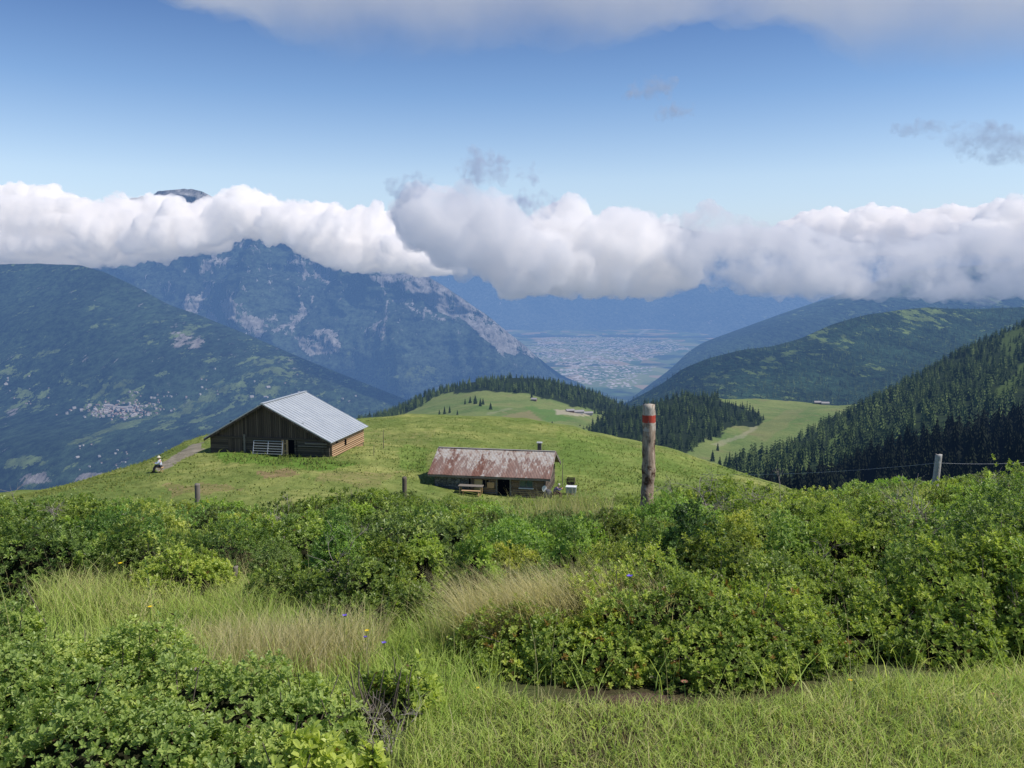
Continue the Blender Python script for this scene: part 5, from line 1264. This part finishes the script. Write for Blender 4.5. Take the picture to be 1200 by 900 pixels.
sets = [turf(p1[::2], .02, .07, GREENB, .62, .0036, 1.1), turf(p1[1::3], .03, .085, GREENB, .5, .003, .8), turf(p1b, .05, .12, STRAWB, .5, .0022, .7), turf(pl, .10, .26, GREENB, .62, .0042, .5), turf(pl[::3], .14, .30, STRAWB, .35, .003, .5),
        turf(pall, .10, .30, GREENB, .5, .005, .6), turf(pg, .05, .16, GREENB, .45, .004, .6), turf(pq, .07, .2, GREENB, .5, .0036, .6), turf(px_, .03, .10, GREENB, .56, .0036, .9)]
pc = ground_pts(1100, -.75, 2.6, 2.2, 3.6, FG2, .85); pc[:, 2] += .012
V_, Q_, ix_ = rosettes(pc, unit(np.array([[0, 0, 1.]]) + g.normal(0, .25, (len(pc), 3))), 5, g.uniform(.014, .03, len(pc)), .6, g, (55, 85))
sets.append((V_, Q_, np.zeros((0, 3), int), np.repeat(ramp(g.uniform(.3, .8, len(ix_)), LEAFCOL), 6, 0)))
# tall flowering stalks poking out of the shrubs
ps = ground_pts(900, -5.5, 5.5, 2.3, 10.5, None, .01)
sets.append(blades(ps, np.minimum(g.uniform(.35, .62, len(ps)), np.maximum(zlimit(ps[:, 0], ps[:, 1]) + .05 - ps[:, 2], .1)), np.full(len(ps), .0018), np.full(len(ps), .16), ramp(g.uniform(.1, .8, len(ps)), STRAWB), g))
grass_obj('meadow_grass', sets, label='green meadow grass in the gaps between the bushes', cat='grass', kind='stuff')
def tuft(label, u, D, wpx, dpx, n, h0, h1, cols, bias, lean, wind, extra=None):
    c = P(u, 700, D); x = np.clip(g.normal(0, 1, n), -1.7, 1.7) * wpx / 2 * D / F * .6 + c[0]; y = np.clip(g.normal(0, 1, n), -1.6, 1.6) * dpx + D
    p = np.stack([x, y, gnd(x, y)], 1); root = empty('grass_tuft', (c[0], D, float(gnd(c[0], D))), 0, label, 'grass tuft'); off = np.array(root.location)
    tn = bias + g.normal(0, .2, n) + .25 * fbm(x / .15, y / .15, oct=2, s=int(u))
    a = blades(p, g.uniform(h0, h1, n), g.uniform(.0018, .0036, n), np.full(n, lean), ramp(tn, cols), g, wind, 4)
    grass_obj('blades', [a], root, off)
    k = n // 9; hp = p[:k]; top = g.uniform(h1 * .95, h1 * 1.2, k)      # seed stalks
    b = blades(hp, top, np.full(k, .0022), np.full(k, lean * .6), ramp(g.uniform(.5, 1, k), STRAWB), g, wind, 4)
    grass_obj('seed_stalks', [b], root, off)
    return root
tuft('tall straw-coloured grass clump between the low near bush and the dark hollow bush', 350, 3.75, 185, .17, 2600, .16, .32, STRAWB, .66, .35, (.12, -.05))
tuft('reddish straw grass patch at the left of the big straw clump', 245, 4.05, 130, .14, 1100, .10, .24, STRAWB, .62, .5, (.05, 0))
tuft('pale dry grass leaning off the back of the big round front bush', 665, 3.95, 230, .13, 4600, .34, .52, STRAWB, .66, .4, (-.24, -.12))
tuft('yellow-green grass at the left flank of the big round front bush', 560, 3.95, 120, .12, 1500, .16, .34, GREENB, .8, .4, (-.2, -.1))
tuft('small faded grass tuft in a gap behind the rounded yellow-green bush', 288, 6.0, 70, .2, 900, .22, .36, STRAWB, .6, .4, (0, -.05))
tuft('pale yellow grass tuft on the shrub skyline left of the grey fence post', 1065, 8.7, 90, .2, 800, .34, .5, GREENB, .85, .4, (0, -.05))
tuft('thin straw grass on the shrub belt between the hut and the marker post', 655, 8.9, 120, .25, 800, .40, .55, STRAWB, .4, .35, (0, 0))
# hill turf: short tussocks give the far grass its grain
def hill_grass():
    N = 62000; k = g.choice(HILL[1:-6].shape[0] * HILL.shape[1], N); nt, nu = HILL.shape[:2]
    i, j = np.divmod(k, nu); i = np.clip(i + 1, 1, nt - 9); j = np.clip(j, 1, nu - 3)
    s, t_ = g.random(N)[:, None], g.random(N)[:, None]
    p = (HILL[i, j] * (1 - s) + HILL[i, j + 1] * s) * (1 - t_) + (HILL[i + 1, j] * (1 - s) + HILL[i + 1, j + 1] * s) * t_
    u, v = UV(p); ok = (u > -20) & (u < 960) & (v < 606); lu, ba, tr = hill_masks(u, v)
    ok &= g.random(N) > np.clip(ba * .7 + tr * 1.2, 0, 1)
    # keep clear of the buildings
    for (o_, e1, e2, w_, l_) in ((fl_, ex, ey, Wd, Ln), (hl_, hx, hy, HL, HW)):
        q = p[:, :2] - o_; a_, b_ = q @ e1, q @ e2; ok &= ~((a_ > -.05) & (a_ < w_ + .3) & (b_ > -.05) & (b_ < l_ + .1))
    ok &= g.random(N) < .35 + .65 * sstep(-.15, .25, fbm(p[:, 0] / 1.8, p[:, 1] / 1.8, oct=3, s=51)) 
    p, lu = p[ok], lu[ok]; n = len(p)
    tn = .50 + .32 * fbm(p[:, 0] / 8, p[:, 1] / 8, oct=4, s=52) + g.normal(0, .13, n) - .22 * lu
    h = (.10 + .22 * g.random(n) ** 2) * (1 + 1.1 * lu)
    return blades(p, h, g.uniform(.05, .15, n), np.full(n, .9), ramp(tn, [(.075, .13, .03), (.165, .225, .052), (.295, .335, .095), (.45, .43, .17)]), g, segs=2)
grass_obj('hill_grass', [hill_grass()], label='tussocky alp grass over the barn hill', cat='grass', kind='stuff')
# low shrubs at the near foot of the alp hill
lob = []
for k in range(150):
    u, v = g.uniform(455, 900), g.uniform(574, 604)
    if v < 589 and u < 720 or (700 < u < 800 and v < 584): continue
    h = hill_uv(u, v)
    if h is None or h.y > 74: continue
    r = g.uniform(.4, 1.1); lob.append((h.x, h.y, h.z - .1, r, r, g.uniform(.35, .75)))
def far_shrubs(lob):
    C, A = [], []
    for (x, y, z, rx, ry, rz) in lob:
        n = int(130 * rx * rx) + 50; d = unit(g.normal(size=(n, 3))); d[:, 2] = np.abs(d[:, 2])
        C.append(np.array([x, y, z]) + d * (g.uniform(.75, 1.1, n)[:, None]) * np.array([rx, ry, rz])); A.append(unit(d + np.array([0, 0, .6])))
    C, A = np.concatenate(C), np.concatenate(A); V, Q, idx = rosettes(C, A, 5, g.uniform(.10, .2, len(C)), .5, g)
    return V, Q, np.repeat(ramp((.42 + g.normal(0, .16, len(C)))[idx], LEAFCOL), 6, 0)
V, Q, col = far_shrubs(lob); o = link('hill_shrubs', mesh('hill_shrubs', V, Q, M_LEAF, attrs={'col': ('POINT', col)})); tag(o, 'scattered low shrubs in the grass before the hut', 'shrubs', kind='stuff')

# ------------------------------------------------------------------ dead branches
def dead_branch(label, u, v, D, size, n, seed, tilt=(0, 0)):
    r = random.Random(seed); b = P(u, v, D); zg = float(gnd(b[0], b[1])); o = empty('dead_branch', (b[0], b[1], zg), 0, label, 'branch')
    m = MB(); m2 = MB(); hb = float(b[2]) - zg
    def grow(p, d, L, rad, lev):
        q = p; pts = [tuple(p)]
        for _ in range(3):
            d = (d + Vector((r.gauss(0, .22), r.gauss(0, .22), r.gauss(0, .16)))).normalized(); q = q + d * L / 3; pts.append(tuple(q))
        (m if lev == 0 else m2).tube(pts, [rad, rad * .85, rad * .7, rad * .5], 5, cap=False)
        if lev < 3:
            for _ in range(3 if lev else 2): grow(Vector(pts[r.choice((1, 2, 3))]), (d + Vector((r.gauss(0, .6), r.gauss(0, .6), r.gauss(0.1, .4)))).normalized(), L * r.uniform(.5, .8), rad * .6, lev + 1)
    for k in range(n):
        a = r.uniform(0, 6.28); d = Vector((math.cos(a) * .7 + tilt[0], math.sin(a) * .5 + tilt[1], r.uniform(.5, 1.1))).normalized()
        m.tube([(0, 0, 0), (r.gauss(0, .03), r.gauss(0, .03), hb * .8)], [size * .04, size * .03], 5)
        grow(Vector((r.gauss(0, size * .2), r.gauss(0, size * .15), hb * .75)), d, size * r.uniform(.5, .9), size * .016, 0)
    m.build('stem', M_DEAD, o, smooth=True); m2.build('twigs', M_DEAD, o, smooth=True)
dead_branch('bleached bundle of bare twigs right of the marker post', 828, 600, 7.6, .34, 9, 1)
dead_branch('purplish grey bare twigs on the rounded shrub clump', 900, 592, 7.6, .28, 6, 2)
dead_branch('large fan of grey leafless twigs below the grey fence post', 1062, 632, 5.6, .34, 10, 3, (-.5, -.1))
dead_branch('forked pale dead stick lying in the green shrubs left of the twig fan', 948, 652, 5.2, .16, 2, 4, (.5, 0))
dead_branch('grey bare stems hanging under the leggy glossy bush', 455, 862, 2.72, .13, 8, 5, (.1, -.4))
dead_branch('pale dead twig low in the shade of the tall dark bush', 970, 742, 4.2, .18, 3, 6, (-.5, -.3))

dead_branch('brown bare twigs on the shrub belt below the barn door', 330, 618, 7.0, .26, 5, 7)
dead_branch('grey twig tangle in the dark hollow bush', 400, 668, 4.85, .2, 5, 8, (-.2, -.2))
dead_branch('bare grey twigs at the left edge of the shrub belt', 52, 612, 6.8, .26, 5, 9)
dead_branch('thin dead twigs on the shrub crest right of the grey fence post', 1150, 580, 8.2, .3, 6, 10)

# ------------------------------------------------------------------ flowers and odd leaves
M_PUR = plain('violet petal', (.16, .10, .55), .6, .2, 60); M_YEL = plain('yellow petal', (.75, .55, .02), .6, .15, 60); M_STEM = plain('flower stem', (.10, .17, .04), .7, .2, 30); M_RUSTL = plain('withered leaf', (.30, .14, .085), .8, .3, 30)
def flower(kind, label, u, v, D, r):
    tp = P(u, v, D); zg = min(float(gnd(tp[0], tp[1])), float(tp[2]) - .05); H = float(tp[2]) - zg
    o = empty(kind, (tp[0], tp[1], zg), random.uniform(0, 6), label, 'flower'); mat = {'violet_flower': M_PUR, 'yellow_flower': M_YEL, 'seed_head': M_RUSTL}[kind]
    MB().tube([(.01, .01, 0), (.004, 0, H * .5), (0, 0, H)], [.0016, .0014, .0011], 5).build('stem', M_STEM, o)
    m = MB(); n = 5 if kind == 'violet_flower' else 11
    for k in range(n):
        a = 6.283 * k / n; ca, sa = math.cos(a), math.sin(a); w = r * (.42 if n == 5 else .2); up = .55 if n == 5 else .2
        pt = lambda q, s_, z: (ca * q - sa * s_, sa * q + ca * s_, H + z)
        m.add([pt(0, 0, -.002), pt(r * .55, w, r * up * .5), pt(r, 0, r * up), pt(r * .55, -w, r * up * .5)], [(0, 1, 2, 3)])
    m.build('petals', mat, o)
    MB().lathe([(.0001, -.35 * r), (.25 * r, -.2 * r), (.28 * r, .08 * r), (.1 * r, .2 * r)], 8, (0, 0, H)).build('flower_centre', M_STEM if kind != 'yellow_flower' else M_YEL, o)
for a in [('violet_flower', 'violet flower above the back of the big round front bush', 738, 676, 3.42, .015), ('violet_flower', 'violet flower in the grass left of the front bush', 450, 754, 3.5, .013),
          ('violet_flower', 'brightest violet flower in the grass under the front bush', 784, 834, 3.12, .014), ('violet_flower', 'violet flower on the bare soil under the front bush', 744, 842, 3.1, .011), ('violet_flower', 'pale violet flower at the right edge of the big straw clump', 404, 722, 3.7, .013),
          ('violet_flower', 'faint lilac flower just under the yellow one by the straw clump', 428, 747, 3.55, .010),
          ('yellow_flower', 'yellow flower at the right edge of the big straw clump', 430, 739, 3.55, .012), ('yellow_flower', 'yellow flower at the lower left of the front bush', 502, 809, 3.2, .010), ('yellow_flower', 'yellow flower in the grass between the front bush and the tall dark bush', 996, 797, 3.3, .012),
          ('yellow_flower', 'small yellow flower low on the front bush', 560, 806, 3.16, .008), ('yellow_flower', 'yellow flower beside the rounded yellow-green bush', 141, 660, 5.0, .015), ('yellow_flower', 'yellow flower at the edge of the pale grass strip', 176, 711, 4.3, .014),
          ('seed_head', 'brown seed head in front of the big round bush', 802, 799, 3.15, .016), ('seed_head', 'pinkish withered leaf rosette at the right end of the front meadow', 1166, 815, 3.2, .022), ('seed_head', 'small brown seed head in the front meadow at the right', 1085, 855, 2.95, .012)]: flower(*a)
# bare soil under the front bush
m = []
sV = ico(3)[0]; sF = ico(3)[1]; sx_, sy_ = float(P(748, 840, 3.16)[0]), 3.16
q = sV * np.array((.15, .05, .018)) * (1 + .3 * fbm(sV[:, 0] * 2, sV[:, 1] * 2, sV[:, 2] * 2, oct=3, s=4))[:, None] + np.array((sx_, sy_, float(gnd(sx_, sy_)) + .006))
o = link('bare_soil', mesh('bare_soil', q, sF, plain('brown soil', (.085, .055, .035), .95, .5, 60, bump=.6), smooth=True)); o['kind'] = 'structure'
# broad leafy stalk on the left, behind the pale grass
sp = P(183, 702, 4.75); zg = float(gnd(sp[0], sp[1])); o = empty('leafy_stalk', (sp[0], sp[1], zg), 0, 'tall leaning leafy stalk in front of the rounded yellow-green bush', 'plant')
MB().tube([(0, 0, 0), (-.03, 0, .18), (-.055, 0, .36)], [.006, .005, .003], 6).build('stem', M_STEM, o)
k = np.arange(16); c_ = np.stack([-.15 * (.05 + .02 * k), 0 * k, .05 + .02 * k], 1); V, Q, idx = rosettes(c_, np.tile([[0, 0, 1.]], (16, 1)), 2, np.full(16, .075), .3, g, (45, 85))
link('leaves', mesh('leaves', V, Q, M_LEAF, attrs={'col': ('POINT', np.repeat(ramp(np.full(len(idx), .72), LEAFCOL), 6, 0))}), o)

# ------------------------------------------------------------------ people
M_SKIN = plain('skin', (.50, .30, .21), .6, .08, 20)
def skin_body(name, J, E, rad, mat, parent, root='pelvis', sub=2):
    idx = {k: i for i, k in enumerate(J)}
    me = bpy.data.meshes.new(name); me.from_pydata([J[k] for k in J], [(idx[a], idx[b]) for a, b in E], [])
    o = link(name, me, parent); s = o.modifiers.new('skin', 'SKIN'); s.use_smooth_shade = True
    for k, i in idx.items():
        r = rad[k]; r = r if isinstance(r, tuple) else (r, r); me.skin_vertices[0].data[i].radius = r; me.skin_vertices[0].data[i].use_root = k == root
    d = o.modifiers.new('sub', 'SUBSURF'); d.levels = sub; d.render_levels = sub
    me.materials.append(mat); return o
def person(label, loc, rz, J, shirt, trousers, hat, shoe):
    """J: joints of a seated figure facing +X"""
    root = empty('person', loc, rz, label, 'person'); J = dict(J); E = [('pelvis', 'waist'), ('waist', 'chest'), ('chest', 'neck'), ('neck', 'chin'), ('chin', 'head'), ('head', 'crown')]
    rad = {'pelvis': (.15, .12), 'waist': (.135, .105), 'chest': (.16, .115), 'neck': .058, 'chin': .07, 'head': (.083, .095), 'crown': .06}
    for s, sg in (('l', 1), ('r', -1)):
        ha, sh, el, wr = (Vector(J[k + s]) for k in ('hand_', 'shoulder_', 'elbow_', 'wrist_'))
        E += [('chest', 'shoulder_' + s), ('shoulder_' + s, 'elbow_' + s), ('elbow_' + s, 'wrist_' + s), ('wrist_' + s, 'hand_' + s), ('pelvis', 'hip_' + s), ('hip_' + s, 'knee_' + s), ('knee_' + s, 'ankle_' + s), ('ankle_' + s, 'toe_' + s)]
        rad.update({'shoulder_' + s: .062, 'elbow_' + s: .043, 'wrist_' + s: .028, 'hand_' + s: (.04, .018), 'hip_' + s: .088, 'knee_' + s: .06, 'ankle_' + s: .04, 'toe_' + s: .035})
        d = (ha - wr).normalized(); side = Vector((0, 1, 0)); dn = d.cross(side)
        for k in range(5):
            nm = f'f{k}{s}'; L = (.05, .075, .082, .076, .058)[k]
            off = side * ((k - 2) * .018) if k else side * (-sg * .05)
            J[nm] = tuple(ha + d * (L if k else .02) + off + dn * -.012); E.append(('hand_' + s, nm)); rad[nm] = .0085
    skin_body('body', J, E, rad, M_SKIN, root)
    def sub(keys, name, grow, mat, rt):
        ks = [k for k in J if k in keys]; e = [(a, b) for a, b in E if a in ks and b in ks]
        skin_body(name, {k: J[k] for k in ks}, e, {k: tuple(q + grow for q in (rad[k] if isinstance(rad[k], tuple) else (rad[k],) * 2)) for k in ks}, mat, root, rt)
    sub({'pelvis', 'waist', 'chest', 'shoulder_l', 'shoulder_r', 'elbow_l', 'elbow_r', 'wrist_l', 'wrist_r'}, 'shirt', .03, shirt, 'chest')
    sub({'pelvis', 'hip_l', 'hip_r', 'knee_l', 'knee_r', 'ankle_l', 'ankle_r'}, 'trousers', .03, trousers, 'pelvis')
    for s in 'lr':
        a, t_ = Vector(J['ankle_' + s]), Vector(J['toe_' + s]); MB().tube([a + (a - t_) * .35 + Vector((0, 0, -.03)), a + Vector((0, 0, -.02)), t_], [.05, .058, .04], 8).build('shoe', shoe, root, smooth=True)
    h = Vector(J['head'])
    for sg in (-1, 1):
        m = MB(); V0, F0 = ico(2); m.add([tuple(Vector(v) * .013 + h + Vector((.088, sg * .034, .005))) for v in V0], [tuple(f) for f in F0]); m.build('eye', M_DARK, root)
        m = MB(); m.add([(h.x + v[0] * .025, h.y + sg * .092 + v[1] * .012, h.z - .01 + v[2] * .034) for v in V0], [tuple(f) for f in F0]); m.build('ear', M_SKIN, root, smooth=True)
    m = MB(); m.tube([h + Vector((.085, 0, .01)), h + Vector((.115, 0, -.03)), h + Vector((.09, 0, -.04))], [.012, .02, .012], 6); m.build('nose', M_SKIN, root, smooth=True)
    m = MB(); m.tube([h + Vector((.088, -.028, -.068)), h + Vector((.098, 0, -.07)), h + Vector((.088, .028, -.068))], [.005, .008, .005], 5); m.build('mouth', plain('lips', (.35, .14, .12), .5, .1, 9), root, smooth=True)
    m = MB(); hm, brim = hat
    if brim: m.lathe([(.19, .045), (.195, .052), (.12, .062), (.108, .12), (.07, .165), (.02, .175)], 18, tuple(h))
    else: m.lathe([(.098, -.03), (.112, .02), (.108, .08), (.075, .125), (.02, .14)], 16, (h.x - .022, h.y, h.z))
    m.build('hat' if brim else 'hair', hm, root, smooth=True); return root
SEAT = .44
J1 = {'pelvis': (0, 0, SEAT + .12), 'waist': (.0, 0, SEAT + .30), 'chest': (.04, 0, SEAT + .50), 'neck': (.07, 0, SEAT + .66), 'chin': (.10, 0, SEAT + .72), 'head': (.11, 0, SEAT + .80), 'crown': (.10, 0, SEAT + .88)}
for s, sg in (('l', 1), ('r', -1)):
    J1.update({'shoulder_' + s: (.05, sg * .19, SEAT + .56), 'elbow_' + s: (.20, sg * .25, SEAT + .34), 'wrist_' + s: (.42, sg * .14, SEAT + .38), 'hand_' + s: (.50, sg * .10, SEAT + .41),
               'hip_' + s: (.06, sg * .10, SEAT + .09), 'knee_' + s: (.46, sg * .14, SEAT + .10 - .02 * sg), 'ankle_' + s: (.58, sg * .14, .09), 'toe_' + s: (.76, sg * .16, .045)})
h = hill_uv(188.5, 553.5)
p1 = person('seated person in pale blue shirt, dark trousers and white hat by the dirt track', (h.x, h.y, h.z), R(188), J1, plain('pale blue shirt', (.52, .58, .72), .8, .08, 9), plain('dark trousers', (.025, .025, .035), .85, .2, 9), (plain('white hat', (.62, .58, .46), .8, .06, 9), True), M_DARK)
p1.scale = (1.05,) * 3
ch = empty('folding_stool', (h.x, h.y, h.z), R(188), 'pale wooden folding stool under the person by the track', 'stool')
MB().box((-.02, 0, SEAT * 1.05 - .03), (.42, .42, .04)).build('seat', M_PALEW, ch)
for sy in (-.18, .18):
    for sg in (-1, 1): MB().tube([(-.02 + sg * .2, sy + .015 * sg, 0), (-.02 - sg * .17, sy + .015 * sg, SEAT * 1.05 - .05)], .02, 6).build('leg', M_PALEW, ch)
J2 = dict(J1)
for k, (dx, dz) in {'chest': (.12, -.05), 'neck': (.22, -.09), 'chin': (.28, -.10), 'head': (.31, -.07), 'crown': (.33, -.03), 'waist': (.04, -.02), 'shoulder_l': (.15, -.07), 'shoulder_r': (.15, -.07), 'elbow_l': (.16, -.02), 'elbow_r': (.16, -.02), 'wrist_l': (.16, .06), 'wrist_r': (.16, .06), 'hand_l': (.17, .06), 'hand_r': (.17, .06)}.items():
    J2[k] = (J1[k][0] + dx, J1[k][1], J1[k][2] + dz)
b = hw(HL + .95, -.75)
p2 = person('pale-haired person in purple top and maroon trousers bending forward at the hut corner', b, R(10), J2, plain('purple top', (.11, .085, .19), .85, .1, 9), plain('maroon trousers', (.085, .03, .045), .85, .2, 9), (plain('pale hair', (.52, .47, .40), .8, .1, 30), False), M_DARK)
st = empty('low_stool', b, 0, 'low dark stool under the person in purple at the hut', 'stool')
MB().lathe([(.17, SEAT - .06), (.18, SEAT - .03), (.17, SEAT)], 14, (0, 0, 0)).build('seat', M_BOARD, st)
for a in (0, 2.1, 4.2): MB().tube([(.15 * math.cos(a), .15 * math.sin(a), 0), (.1 * math.cos(a), .1 * math.sin(a), SEAT - .05)], .02, 6).build('leg', M_BOARD, st)
b = hw(HL + .38, -.55); V0, F0 = ico(3); q = V0 * np.array((.34, .26, .5)) * (1 + .25 * fbm(V0[:, 0] * 2, V0[:, 1] * 2, V0[:, 2] * 1.2, oct=3, s=8))[:, None] + np.array((0, 0, .36))
o = link('cloth_bundle', mesh('cloth_bundle', q, F0, plain('grey-blue cloth', (.10, .10, .12), .9, .2, 6), smooth=True), None, tuple(b)); tag(o, 'grey-blue cloth bundle standing against the hut corner', 'bundle')
